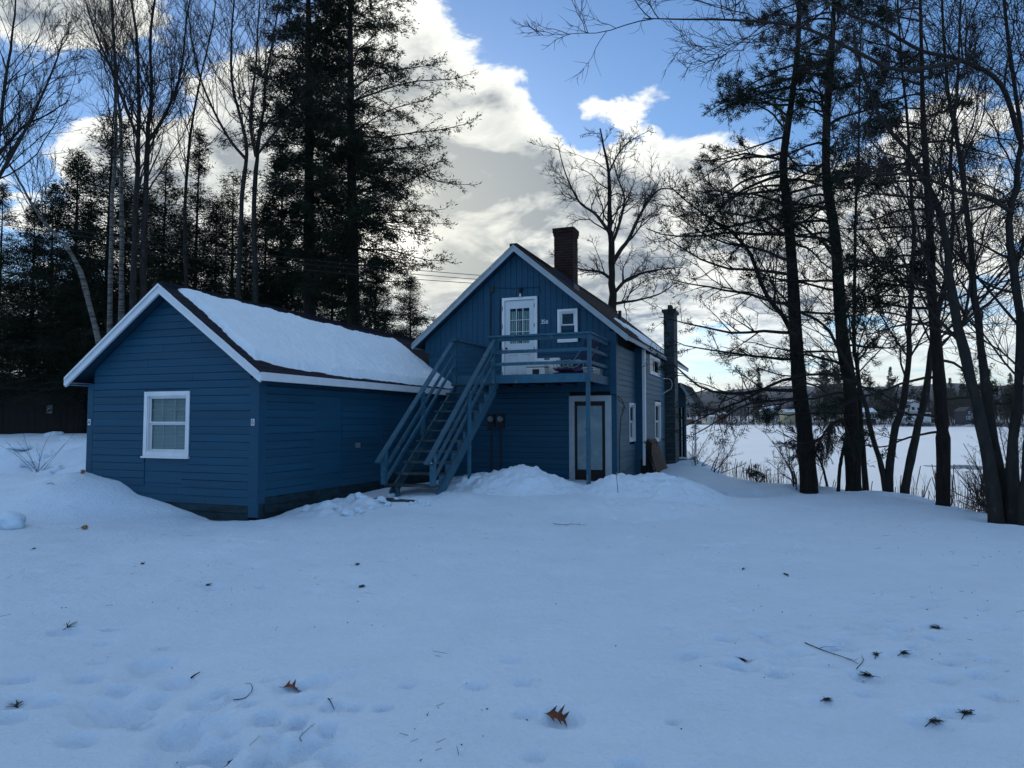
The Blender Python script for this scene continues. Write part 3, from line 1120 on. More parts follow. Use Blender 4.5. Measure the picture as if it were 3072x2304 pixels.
mb.prism([(HX0, HY0 + 0.022, 3.3), (HX1 - 0.12, HY0 + 0.022, 3.3), (HX1 - 0.12, HY0 + 0.022, h_under(HX1 - 0.12)), (H_RX, HY0 + 0.022, h_under(H_RX)), (HX0, HY0 + 0.022, h_under(HX0))], (0, 0.02, 0))
link('sheathing', mb, SOFFIT, house)
# flat batten left of the door and corner boards
box('batten', BLUE, house, 1.10, 1.26, HY0 - 0.034, HY0 - 0.017, 3.42, h_under(1.10) - 0.02)
box('corner_board', BLUE, house, HX1 - 0.14, HX1 + 0.012, HY0 - 0.036, HY0 + 0.02, -0.2, h_under(HX1) - 0.01)
box('corner_board', BLUE_SIDE, house, HX1 - 0.01, HX1 + 0.011, HY0 + 0.021, HY0 + 0.16, -0.2, h_under(HX1) - 0.01)
box('corner_board', WHITE, house, HX2 - 0.06, HX2 + 0.012, STEP_Y - 0.034, STEP_Y - 0.0205, -0.1, h_under(HX2) - 0.02)
box('corner_board', WHITE, house, HX2 - 0.005, HX2 + 0.0125, STEP_Y - 0.02, STEP_Y + 0.12, -0.1, h_under(HX2) - 0.02)

# right side clapboards and windows
W1 = (8.58, 9.38, 1.07, 2.08)
W2 = (11.0, 12.0, 1.0, 2.17)
W3 = (10.2, 11.95, 2.93, 3.47)
z = -0.1
while z < 3.45:
    z1 = z + 0.137
    for (s0, s1) in cut(HY0 + 0.161, STEP_Y - 0.021, z, z1, [W1]):
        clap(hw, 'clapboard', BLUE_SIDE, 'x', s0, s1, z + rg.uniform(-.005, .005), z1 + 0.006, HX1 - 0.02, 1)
    if z1 < h_under(HX2):
        for (s0, s1) in cut(STEP_Y + 0.121, HY1 - 0.05, z, z1, [W2, W3]):
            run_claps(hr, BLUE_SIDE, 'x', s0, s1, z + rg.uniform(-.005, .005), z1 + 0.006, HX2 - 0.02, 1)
    z = z1
sash_window(house, 'x', HX1 - 0.02, 1, W1[0], W1[1], W1[2], W1[3], 0.06, WHITE, deep=0.06)
sash_window(house, 'x', HX2 - 0.02, 1, W2[0], W2[1], W2[2], W2[3], 0.07, WHITE, deep=0.06)
w3 = empty('window')
w3.parent = house
frame4('casing', WHITE, w3, 'x', W3[0], W3[1], W3[2], W3[3], 0.075, HX2 - 0.02, 1, -0.02, 0.045)
pbox('backing', BLACK, w3, 'x', W3[0] + .05, W3[1] - .05, W3[2] + .05, W3[3] - .05, HX2 - 0.02, 1, -0.06, -0.04)
for (a, b) in ((W3[0] + .076, 11.07), (11.08, W3[1] - .076)):
    frame4('sash', WHITE, w3, 'x', a, b, W3[2] + .077, W3[3] - .077, 0.03, HX2 - 0.02, 1, -0.005, 0.015)
    pbox('pane', GLASS, w3, 'x', a + .03, b - .03, W3[2] + .107, W3[3] - .107, HX2 - 0.02, 1, 0.0, 0.004)
sash_window(house, 'y', HY0, -1, UX0, UX1, UZ0, UZ1, 0.06, WHITE, 0, 0, CURTAIN, 0.5, deep=0.05)

# upper door
d = empty('door')
d.parent = house
Y = HY0
box('casing', WHITE, d, DX0, DX1, Y - 0.05, Y + 0.01, DZ1 - 0.07, DZ1)
box('casing', WHITE, d, DX0, DX0 + 0.07, Y - 0.05, Y + 0.01, DZ0, DZ1 - 0.0705)
box('casing', WHITE, d, DX1 - 0.07, DX1, Y - 0.05, Y + 0.01, DZ0, DZ1 - 0.0705)
leaf = MB()
gx0, gx1, gz0, gz1 = 1.81, 2.33, 3.56, 4.45        # glazed opening
l0, l1 = DX0 + 0.075, DX1 - 0.075
leaf.box(l0, gx0, Y - 0.02, Y + 0.015, DZ0 + 0.02, DZ1 - 0.08)
leaf.box(gx1, l1, Y - 0.02, Y + 0.015, DZ0 + 0.02, DZ1 - 0.08)
leaf.box(gx0, gx1, Y - 0.02, Y + 0.015, DZ0 + 0.02, gz0)
leaf.box(gx0, gx1, Y - 0.02, Y + 0.015, gz1, DZ1 - 0.08)
lf = link('door_leaf', leaf, WHITEDOOR, d)
for (a, b) in ((l0 + 0.12, (l0 + l1) / 2 - 0.05), ((l0 + l1) / 2 + 0.05, l1 - 0.12)):
    bevel(box('door_panel', WHITEDOOR, d, a, b, Y - 0.032, Y - 0.0205, DZ0 + 0.14, 3.30), 0.012, 1)
    box('panel_groove', GREYMETAL, d, a, b, Y - 0.036, Y - 0.0325, 3.262, 3.272)
box('backing', BLACK, d, gx0 - .02, gx1 + .02, Y + 0.055, Y + 0.075, gz0 - .02, gz1 + .02)
cm = MB()
for k in range(2):
    xs = np.linspace(gx0 + (0.0 if k == 0 else 0.29), gx0 + (0.27 if k == 0 else 0.52), 24)
    for q in range(23):
        ya = Y + 0.018 + 0.008 * math.sin(q * 1.3)
        yb = Y + 0.018 + 0.008 * math.sin((q + 1) * 1.3)
        cm.add([(xs[q], ya, gz0), (xs[q + 1], yb, gz0), (xs[q + 1], yb, gz1 - 0.07), (xs[q], ya, gz1 - 0.07)], [(0, 1, 2, 3)])
link('curtain', cm, CURTAIN, d)
for c in range(3):
    for r_ in range(3):
        a = gx0 + (gx1 - gx0) * c / 3
        zz = gz0 + (gz1 - gz0) * r_ / 3
        box('pane', GLASS, d, a + 0.009, a + (gx1 - gx0) / 3 - 0.009, Y - 0.006, Y - 0.002, zz + 0.009, zz + (gz1 - gz0) / 3 - 0.009)
for c in (1, 2):
    a = gx0 + (gx1 - gx0) * c / 3
    box('muntin', WHITEDOOR, d, a - 0.009, a + 0.009, Y - 0.022, Y + 0.004, gz0, gz1)
    zz = gz0 + (gz1 - gz0) * c / 3
    for q in range(3):
        s0 = gx0 + (gx1 - gx0) * q / 3
        box('muntin', WHITEDOOR, d, s0 + 0.0095, s0 + (gx1 - gx0) / 3 - 0.0095, Y - 0.0215, Y + 0.0035, zz - 0.009, zz + 0.009)
for zz in (2.75, 3.35, 3.95, 4.45):
    box('hinge', DARKMETAL, d, DX1 - 0.078, DX1 - 0.062, Y - 0.056, Y - 0.0505, zz, zz + 0.10)
for zz in (2.72, 3.33, 3.94, 4.40):
    box('hinge', DARKMETAL, d, DX0 + 0.012, DX0 + 0.026, Y - 0.056, Y - 0.0505, zz, zz + 0.12)
kn = MB()
kn.tube([(l0 + 0.05, Y - 0.02, 3.44), (l0 + 0.05, Y - 0.05, 3.44)], 0.012, 8)
kn.tube([(l0 + 0.05, Y - 0.05, 3.44), (l0 + 0.05, Y - 0.06, 3.44), (l0 + 0.05, Y - 0.085, 3.44)], [0.012, 0.03, 0.02], 10)
link('door_knob', kn, DARKMETAL, d, True)

# lower door: wide pale casing, dark inner frame, pale storm door
d = empty('door')
d.parent = house
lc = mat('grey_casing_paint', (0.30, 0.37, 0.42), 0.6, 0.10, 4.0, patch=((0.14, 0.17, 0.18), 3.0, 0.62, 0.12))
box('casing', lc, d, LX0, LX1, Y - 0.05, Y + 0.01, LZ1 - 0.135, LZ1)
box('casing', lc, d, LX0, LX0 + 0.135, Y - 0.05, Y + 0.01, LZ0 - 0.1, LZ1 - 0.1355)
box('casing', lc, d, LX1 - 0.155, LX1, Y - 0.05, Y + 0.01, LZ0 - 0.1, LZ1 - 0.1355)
box('door_frame', DARKRED, d, LX0 + 0.136, LX1 - 0.156, Y - 0.012, Y + 0.02, LZ0 - 0.1, LZ1 - 0.136)
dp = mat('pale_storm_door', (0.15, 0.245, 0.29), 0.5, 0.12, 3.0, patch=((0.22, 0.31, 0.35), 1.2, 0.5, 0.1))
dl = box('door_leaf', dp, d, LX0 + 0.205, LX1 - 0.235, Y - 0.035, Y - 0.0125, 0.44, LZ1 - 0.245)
for (p, q, r_, s_) in ((LX0 + 0.25, LX0 + 0.44, 0.80, 1.05), (LX0 + 0.55, LX1 - 0.27, 0.80, 1.05), (LX0 + 0.25, LX0 + 0.44, 0.5, 0.76), (LX0 + 0.55, LX1 - 0.27, 0.5, 0.76)):
    bevel(box('door_panel', dp, d, p, q, Y - 0.043, Y - 0.0355, r_, s_), 0.01, 1)
link('door_knob', MB().tube([(LX0 + 0.44, Y - 0.036, 1.42), (LX0 + 0.44, Y - 0.06, 1.42), (LX0 + 0.44, Y - 0.085, 1.42)], [0.012, 0.03, 0.02], 10), DARKMETAL, d)

# house number 35B, painted metal characters
for (ch, lx, sz) in (('3', 2.665, 0.15), ('5', 2.725, 0.15), ('B', 2.795, 0.125)):
    t = link('number', text_mesh(ch, sz, 0.004), WHITE, house)
    t.location = (lx, HY0 - 0.024, 4.07 - (0.008 if ch == 'B' else 0))
    t.rotation_euler = (math.pi / 2, 0, 0)
# lamp over the door
lm = empty('wall_lamp')
lm.parent = house
link('lamp_holder', MB().tube([(2.11, HY0 - 0.02, 4.92), (2.11, HY0 - 0.07, 4.90), (2.11, HY0 - 0.09, 4.86), (2.11, HY0 - 0.09, 4.82)], [0.05, 0.045, 0.035, 0.03], 10), DARKMETAL, lm)
link('bulb', MB().tube([(2.11, HY0 - 0.09, 4.82), (2.11, HY0 - 0.09, 4.80), (2.11, HY0 - 0.09, 4.76), (2.11, HY0 - 0.09, 4.725), (2.11, HY0 - 0.09, 4.71)], [0.014, 0.02, 0.034, 0.028, 0.008], 12), BULB, lm, True)
link('cable', MB().tube([(1.30, HY0 - 0.03, 5.02), (1.9, HY0 - 0.03, 4.97), (2.6, HY0 - 0.03, 4.95), (2.63, HY0 - 0.03, 4.80)], 0.008, 6), CABLE, house)
link('cable', MB().tube([(1.36, HY0 - 0.04, 5.05), (1.30, HY0 - 0.05, 4.85), (1.28, HY0 - 0.04, 3.5)], 0.012, 6), CABLE, house)
box('junction_box', DARKMETAL, house, 1.30, 1.38, HY0 - 0.07, HY0 - 0.019, 4.9, 5.05)
# two electricity meters below the deck
for lx in (1.32, 1.58):
    mt = box('meter_box', DARKMETAL, house, lx - 0.09, lx + 0.09, HY0 - 0.10, HY0 - 0.021, 1.42, 1.78)
    link('meter_dial', MB().tube([(lx, HY0 - 0.10, 1.66), (lx, HY0 - 0.17, 1.66), (lx, HY0 - 0.18, 1.66)], [0.075, 0.07, 0.04], 16), GREYMETAL, mt)
    link('conduit', MB().tube([(lx, HY0 - 0.05, 1.42), (lx, HY0 - 0.05, 0.3)], 0.02, 8), DARKMETAL, house)

# roof
RY0, RY1 = HY0 - 0.30, 18.5
for sgn in (-1, 1):
    xe = H_RX + sgn * H_HALF
    mb = MB()
    mb.prism([(H_RX, RY0 + 0.03, H_RIDGE - 0.025), (xe, RY0 + 0.03, H_EAVE - 0.025), (xe, RY0 + 0.03, H_EAVE - 0.12), (H_RX, RY0 + 0.03, H_RIDGE - 0.155)], (0, RY1 - RY0 - 0.03, 0))
    rf = link('roof', mb, SOFFIT, house)
    nc = 25
    for i in range(nc):
        t0, t1 = i / nc, min(1.0, (i + 1.25) / nc)
        xa = xe + (H_RX - xe) * (t0 - 0.012)
        za = H_EAVE + (H_RIDGE - H_EAVE) * (t0 - 0.012) + 0.012
        xb = xe + (H_RX - xe) * t1
        zb = H_EAVE + (H_RIDGE - H_EAVE) * t1 + 0.004
        jy = rg.uniform(-0.01, 0.015)
        mb = MB()
        mb.prism([(xa, RY0 - 0.02 + jy, za), (xb, RY0 - 0.02 + jy, zb), (xb, RY0 - 0.02 + jy, zb - 0.02), (xa, RY0 - 0.02 + jy, za - 0.032)], (0, RY1 - RY0, 0))
        link('shingle_course', mb, SHINGLE2, rf)
    for (off, w, d0) in ((0.0, 0.04, -0.03), (0.037, 0.125, -0.01)):
        a = np.array([H_RX, RY0 + d0, H_RIDGE - 0.016 - off])
        b = np.array([xe, RY0 + d0, H_EAVE - 0.016 - off])
        mb = MB()
        mb.prism([a, b, b - [0, 0, w], a - [0, 0, w]], (0, 0.042, 0))
        link('rake_board', mb, lc, house)
    box('fascia_board', lc, house, *sorted((xe - sgn * 0.004, xe + sgn * 0.024)), RY0 - 0.012, RY1, H_EAVE - 0.15, H_EAVE - 0.02)
box('ridge_cap', SHINGLE2, house, H_RX - 0.10, H_RX + 0.10, RY0 - 0.02, RY1, H_RIDGE - 0.06, H_RIDGE + 0.014)
link('vent_pipe', MB().tube([(3.75, 11.2, H_RIDGE - H_SL * 1.74 - 0.1), (3.75, 11.2, H_RIDGE - H_SL * 1.74 + 0.32)], 0.05, 10), DARKMETAL, house)


def h_foot(S, T):
    x = H_RX + H_HALF + (-H_HALF) * T
    zz = H_EAVE + (H_RIDGE - H_EAVE) * T + 0.012
    return np.stack([x, S, zz], -1)


def h_cover(S, T):
    c = 0.9 * fbm(S * 0.9 + 2, T * 6, 4) + 0.10 + 0.6 * sst(S, 9.5, 11.5) - 1.5 * sst(T, 0.25, 0.5) - 0.9 * (1 - sst(S, 8.0, 9.5)) - 0.9 * sst(S, 13.6, 15.0)
    return np.minimum(c / 0.25, (T - 0.015) / 0.02)


roof_snow('roof_snow', BR, h_foot, h_cover, 260, 110, 7.2, 17.0, 0.05, 6.0, 'patchy thin snow on the right slope of the tall roof')

# brick chimney: courses of separate bricks round a mortar core
ch = empty('chimney')
ch.parent = house
CX0, CX1, CY0, CY1, CZ1 = 2.38, 2.93, 9.0, 9.52, 6.95
box('mortar_core', MORTAR, ch, CX0 + 0.012, CX1 - 0.012, CY0 + 0.012, CY1 - 0.012, 4.9, CZ1 - 0.02)
BRH = 0.0735
brick_me = {}


def brick(x0, x1, y0, y1, z0):
    key = (round(x1 - x0, 3), round(y1 - y0, 3))
    if key not in brick_me:
        me = MB().box(0, key[0], 0, key[1], 0, 0.060).mesh('brick')
        me.materials.append(BRICK)
        brick_me[key] = me
    o = bpy.data.objects.new('brick', brick_me[key])
    col.objects.link(o)
    o.parent = ch
    o.location = (x0 + rg.uniform(-.002, .002), y0 + rg.uniform(-.002, .002), z0)


nrow = 24
for r_ in range(nrow):
    z0 = CZ1 - 0.06 - r_ * BRH
    g = 0.035 if r_ < 2 else (0.02 if r_ == 2 else 0.0)
    x0, x1, y0, y1 = CX0 - g, CX1 + g, CY0 - g, CY1 + g
    xs = np.linspace(x0, x1, 4) if r_ % 2 == 0 else np.array([x0, x0 + (x1 - x0) / 6, x0 + (x1 - x0) / 2, x1 - (x1 - x0) / 6, x1])
    ys = np.linspace(y0 + 0.1, y1 - 0.1, 3) if r_ % 2 == 0 else np.array([y0 + 0.1, (y0 + y1) / 2 - 0.05, (y0 + y1) / 2 + 0.07, y1 - 0.1])
    for a, b in zip(xs[:-1], xs[1:]):
        brick(a + .006, b - .006, y0, y0 + 0.094, z0)
        brick(a + .006, b - .006, y1 - 0.094, y1, z0)
    for a, b in zip(ys[:-1], ys[1:]):
        brick(x1 - 0.10, x1, a + .006, b - .006, z0)
        if r_ < 14:
            brick(x0, x0 + 0.10, a + .006, b - .006, z0)
box('flue', DARKMETAL, ch, CX0 + 0.14, CX1 - 0.14, CY0 + 0.14, CY1 - 0.14, CZ1 - 0.03, CZ1 + 0.05)
fl = MB()
for (a, b, c_, d_) in ((CX0 - .02, CX1 + .03, CY0 - .03, CY0 - .006), (CX1 + .006, CX1 + .03, CY0 - .02, CY1 + .02)):
    zz0 = h_under(CX1) + 0.1
    fl.prism([(a, c_, h_under(a) + 0.14), (b, c_, h_under(b) + 0.14), (b, c_, h_under(b) + 0.30), (a, c_, h_under(a) + 0.30)], (0, d_ - c_, 0))
link('flashing', fl, mat('lead_flashing', (0.022, 0.028, 0.06), 0.6), ch)

# outside chimney of concrete blocks
bc = empty('block_chimney')
bc.parent = house
BX0, BX1, BY0, BY1, BZ1 = HX2, HX2 + 0.32, 12.92, 13.72, 5.08
box('mortar_core', BLOCKMORTAR, bc, BX0 + .006, BX1 - .006, BY0 + .006, BY1 - .006, -0.3, BZ1 - 0.02)
me1 = MB().box(0, BX1 - BX0, 0, 0.39, 0, 0.192).mesh('block')
me1.materials.append(BLOCK)
z = -0.25
while z < BZ1 - 0.1:
    for q in range(2):
        o = bpy.data.objects.new('block', me1)
        col.objects.link(o)
        o.parent = bc
        o.location = (BX0 + rg.uniform(-.003, .003), BY0 + 0.405 * q, z)
    z += 0.2035
box('chimney_cap', BLOCK, bc, BX0 - 0.05, BX1 + 0.05, BY0 - 0.05, BY1 + 0.05, z, z + 0.09)
box('flue', BLOCK, bc, BX0 + 0.1, BX1 - 0.1, BY0 + 0.2, BY1 - 0.2, z + 0.09, z + 0.26)

# cables on the right corner and a small hose loop
link('cable', MB().tube([(LX1 - 0.3, HY0 - 0.06, LZ1 + 0.02), (4.5, HY0 - 0.06, 2.24), (4.62, HY0 + 0.12, 2.14), (4.66, HY0 + 0.3, 1.95), (4.58, HY0 + 0.22, 1.7), (4.56, HY0 + 0.15, 1.2), (4.56, HY0 + 0.13, 0.2)], 0.011, 6), CABLE, house)
link('cable', MB().tube([(4.50, HY0 - 0.06, 2.22), (4.58, HY0 + 0.1, 2.10), (4.64, HY0 + 0.3, 2.0), (4.60, HY0 + 0.25, 1.85)], 0.009, 6), CABLE, house)
link('crack', MB().tube([(4.53, 7.3, 0.34), (4.53, 7.7, 0.38), (4.53, 8.0, 0.33), (4.53, 8.5, 0.42), (4.53, 9.0, 0.46)], 0.012, 5), CABLE, house)
link('wire_loop', MB().tube([(HX2 + 0.02, 12.5, 2.92)] + [(HX2 + 0.14 + 0.12 * math.sin(a), 12.8, 2.75 + 0.18 * math.cos(a)) for a in np.linspace(0, math.pi, 9)] + [(HX2 + 0.02, 12.5, 2.45)], 0.01, 6), BULB, house)

# lakeside porch at the far end
pch = empty('porch')
pch.parent = house
PX0, PX1, PY0, PY1 = 4.2, 5.12, 15.46, 18.6
box('wall', BLUE_SIDE, pch, PX0, PX1, PY0, PY0 + 0.05, -0.6, 0.30)
box('side_wall', BLUE_SIDE, pch, PX1 - 0.05, PX1 - 0.001, PY0 + 0.051, PY1, -0.6, 0.30)
box('corner_post', BLUE_SIDE, pch, PX1 - 0.05, PX1 + 0.01, PY0 - 0.03, PY0 + 0.06, 0.36, 2.08)
box('corner_post', BLUE_SIDE, pch, PX0, PX1 - 0.24, PY0 - 0.01, PY0 + 0.049, 0.36, 2.08)
box('corner_post', WHITE, pch, PX1 - 0.05, PX1 + 0.01, PY1 - 0.1, PY1, 0.36, 2.08)
box('window_sill', WHITE, pch, PX0, PX1 + 0.06, PY0 - 0.06, PY1, 0.305, 0.355)
box('window_pane', GLASS, pch, PX1 - 0.24, PX1 - 0.05, PY0 + 0.02, PY0 + 0.03, 0.36, 2.08)
box('backing', BLACK, pch, PX1 - 0.34, PX1 - 0.07, PY0 + 0.25, PY0 + 0.27, 0.36, 2.08)
box('frame_bar', WHITE, pch, PX1 - 0.155, PX1 - 0.135, PY0 - 0.005, PY0 + 0.045, 0.36, 2.08)
box('sill_board', WHITE, pch, PX0, PX1 + 0.03, PY0 - 0.04, PY0 - 0.001, -0.06, 0.0)
box('lintel', BLUE_SIDE, pch, PX0, PX1, PY0 + 0.001, PY1, 2.081, 2.22)
mb = MB()
mb.prism([(PX0, PY0 + 0.003, 2.221), (PX1, PY0 + 0.003, 2.221), (PX1, PY0 + 0.003, 2.55), (PX1 - 0.14, PY0 + 0.003, 2.80), (PX0, PY0 + 0.003, 2.80)], (0, 0.05, 0))
link('gable_panel', mb, BLUE_SIDE, pch)
mb = MB()
mb.prism([(PX0, PY0 - 0.3, 2.92), (PX1 - 0.12, PY0 - 0.3, 2.92), (PX1 + 0.34, PY0 - 0.3, 2.20), (PX1 + 0.34, PY0 - 0.3, 2.12), (PX1 - 0.15, PY0 - 0.3, 2.82), (PX0, PY0 - 0.3, 2.82)], (0, PY1 - PY0 + 0.2, 0))
link('porch_roof', mb, SHINGLE, pch)
mb = MB()
mb.prism([(PX1 - 0.12, PY0 - 0.32, 2.93), (PX1 + 0.35, PY0 - 0.32, 2.21), (PX1 + 0.35, PY0 - 0.32, 2.11), (PX1 - 0.15, PY0 - 0.32, 2.81)], (0, 0.019, 0))
link('rake_board', mb, lc, pch)

# ------------------------------------------------------------------ balcony
balcony = empty('balcony', tuple(B0), BR)
tag(balcony, 'blue wooden balcony with three-board railing in front of the upper white door', 'balcony')
DKX0, DKX1, DKY0, DKY1, DKZ = 1.08, 4.36, 5.35, 7.055, 2.65
y = DKY0 + 0.05
i = 0
while y < DKY1 - 0.05:
    y1 = min(y + 0.138, DKY1)
    box('floor_plank', TREADWOOD, balcony, DKX0 + 0.05, DKX1 - 0.05, y, y1 - 0.006, DKZ - 0.035, DKZ - 0.002 + rg.uniform(-.002, .002))
    y = y1
box('rim_board', BLUE_RAIL, balcony, DKX0, DKX1 + 0.01, DKY0 - 0.02, DKY0 + 0.03, DKZ - 0.19, DKZ)
box('rim_board', BLUE_RAIL, balcony, DKX1 - 0.03, DKX1 + 0.008, DKY0 + 0.031, DKY1, DKZ - 0.19, DKZ)
box('rim_board', BLUE_RAIL, balcony, DKX0, DKX0 + 0.04, DKY0 + 0.031, DKY1, DKZ - 0.19, DKZ)
for k in range(7):
    xx = DKX0 + 0.35 + k * 0.42
    box('joist', BLACK, balcony, xx, xx + 0.04, DKY0 + 0.031, DKY1, DKZ - 0.18, DKZ - 0.036)
box('joist_block', BLUE_RAIL, balcony, 2.02, 2.15, DKY0 + 0.03, DKY0 + 0.10, DKZ - 0.30, DKZ - 0.191)
# posts
PT = 0.08
box('post', BLUE_RAIL, balcony, DKX1 - PT - 0.02, DKX1 - 0.02, DKY0 - 0.022 - PT, DKY0 - 0.022, -0.05, DKZ - 0.19)
box('post', BLUE_RAIL, balcony, DKX1 - PT + 0.012, DKX1 + 0.012, DKY0 - 0.022 - PT, DKY0 - 0.022, DKZ - 0.189, 3.50)
box('post', BLUE_RAIL, balcony, 2.05, 2.05 + PT, DKY0 - 0.022 - PT, DKY0 - 0.022, DKZ - 0.19, 3.50)
box('post', BLUE_RAIL, balcony, DKX0, DKX0 + PT, DKY0 - 0.022 - PT, DKY0 - 0.022, DKZ - 0.19, 3.47)
# front railing, right railing and the short left railing
box('rail_cap', BLUE_RAIL, balcony, 1.98, DKX1 + 0.04, DKY0 - 0.15, DKY0 + 0.0, 3.501, 3.54)
for (za, zb) in ((3.41, 3.50), (3.13, 3.205), (2.855, 2.925)):
    box('rail', BLUE_RAIL, balcony, 2.05 + PT, DKX1 - PT + 0.011, DKY0 - 0.085, DKY0 - 0.045, za, zb)
    box('rail', BLUE_RAIL, balcony, DKX1 - 0.045, DKX1 - 0.006, DKY0 - 0.021, DKY1, za, zb - 0.002)
box('rail_cap', BLUE_RAIL, balcony, DKX1 - 0.10, DKX1 + 0.04, DKY0 + 0.001, DKY1, 3.5005, 3.538)
box('rail_cap', BLUE_RAIL, balcony, DKX0 - 0.03, DKX0 + PT + 0.03, DKY0 - 0.15, DKY1, 3.471, 3.508)
for (za, zb) in ((3.36, 3.47), (3.12, 3.20)):
    box('rail', BLUE_RAIL, balcony, DKX0 + 0.03, DKX0 + 0.065, DKY0 - 0.021, DKY1, za, zb)

# ------------------------------------------------------------------ staircase
stair = empty('staircase', tuple(B0), BR)
tag(stair, 'open blue wooden staircase climbing from the snow to the balcony', 'staircase')
SX0, SX1 = 1.10, 2.10                  # outer faces of the stringers
SYB, SYT = 2.30, 5.34
NT = 11
SLOPE = None
rise = (DKZ - 0.40) / NT
run = (SYT - SYB) / NT
for k in range(NT):
    zt = 0.40 + k * rise
    ya = SYB + k * run
    w0, w1 = (SX0 - 0.03, SX1 + 0.03) if k == 0 else (SX0 + 0.045, SX1 - 0.005)
    bevel(box('tread', TREADWOOD, stair, w0, w1, ya - 0.03, ya + run + 0.02, zt - 0.04, zt + rg.uniform(-.004, .004)), 0.006, 1)
    # cleat under the tread, seen from the right
    mb = MB()
    mb.prism([(SX1 + 0.0, ya + 0.02, zt - 0.041), (SX1 + 0.0, ya + run, zt - 0.041), (SX1 + 0.0, ya + run, zt - 0.041 - 0.06), (SX1 + 0.0, ya + 0.02, zt - 0.041 - rise)], (-0.038, 0, 0))
    if k:
        link('cleat', mb, BLUE_RAIL, stair)
sl = rise / run
for sx in (SX0, SX1 - 0.001):
    mb = MB()
    ya, za = SYB + 0.10, 0.36
    yb, zb = SYT, 0.36 + sl * (SYT - SYB - 0.10)
    x_ = sx if sx == SX0 else sx + 0.002
    mb.prism([(x_, ya, za - 0.36), (x_, yb, zb - 0.30), (x_, yb, zb - 0.06), (x_, ya, za - 0.10)], (0.04 if sx == SX0 else 0.042, 0, 0))
    link('stringer', mb, BLUE_RAIL, stair)
box('lower_step', TREADWOOD, stair, 0.95, 1.85, 1.98, 2.24, 0.10, 0.15)
box('step_support', TREADWOOD, stair, 1.02, 1.10, 2.05, 2.2, -0.1, 0.099)
box('step_support', TREADWOOD, stair, 1.70, 1.78, 2.05, 2.2, -0.1, 0.099)
box('step_support', BLUE_RAIL, stair, 1.28, 1.34, 2.34, 2.40, -0.1, 0.358)
# newels, middle posts, handrails
NZ = 1.02


def rail_z(y, off):                   # height of a sloping rail at local y
    return NZ + off + (3.47 - NZ) / (DKY0 - 0.06 - 2.24) * (y - 2.24)


for (x0, x1) in ((SX0 - 0.06, SX0 + 0.03), (SX1 - 0.02, SX1 + 0.07)):
    left = x0 < 1.5
    box('newel_post', BLUE_RAIL, stair, x0, x1, 2.19, 2.29, 0.40, NZ - 0.01)
    ym = 3.78
    if left:
        box('middle_post', BLUE_RAIL, stair, x0, x1 - 0.02, ym, ym + 0.08, 1.30, rail_z(ym, -0.03))
    else:
        box('middle_post', BLUE_RAIL, stair, x0 + 0.05, x1 + 0.01, ym, ym + 0.08, -0.05, rail_z(ym, -0.03))
    xm = (x0 + x1) / 2
    link('handrail', MB().bar((xm, 1.98, rail_z(1.98, 0.01)), (xm, DKY0 - 0.06, rail_z(DKY0 - 0.06, 0.01)), 0.105, 0.036), BLUE_RAIL, stair)
    for off in (-0.30, -0.57):
        xr = x1 - 0.02 if left else x0 + 0.02
        link('rail', MB().bar((xr, 2.29, rail_z(2.29, off)), (xr, DKY0 - 0.11, rail_z(DKY0 - 0.11, off)), 0.036, 0.066), BLUE_RAIL, stair)
tagp = box('newel_tag', BLACK, stair, SX1 - 0.012, SX1 + 0.055, 2.180, 2.1895, 0.80, 0.93)
mk = MB()
for dx in (0.0, 0.026):
    mk.box(SX1 + 0.0 + dx, SX1 + 0.008 + dx, 2.176, 2.1798, 0.815, 0.855)
    mk.box(SX1 + 0.008 + dx, SX1 + 0.02 + dx, 2.176, 2.1798, 0.815, 0.825)
link('print', mk, PLASTIC, tagp)

# ------------------------------------------------------------------ things on and under the balcony


def rounded_box(name, m, parent, b, w=0.03, seg=3):
    o = box(name, m, parent, *b)
    return bevel(o, w, seg)


ck = empty('cooler', tuple(to_world(2.72, 6.55, DKZ)), BR)
tag(ck, 'small white plastic cooler with dark latch beside the upper door', 'cooler')
rounded_box('body', PLASTIC, ck, (-0.24, 0.24, -0.17, 0.17, 0.0, 0.24))
rounded_box('lid', PLASTIC, ck, (-0.255, 0.255, -0.185, 0.185, 0.242, 0.31))
box('latch', DARKMETAL, ck, -0.06, 0.10, -0.192, -0.172, 0.03, 0.19)
lid = empty('cool_box', tuple(to_world(2.86, 6.92, DKZ)), BR)
tag(lid, 'large white rounded cool box standing upright behind the small cooler', 'cooler')
rounded_box('panel', PLASTIC, lid, (-0.33, 0.33, -0.06, 0.06, 0.0, 0.50), 0.045)
box('handle_notch', DARKMETAL, lid, -0.07, 0.07, -0.066, -0.058, 0.455, 0.49)


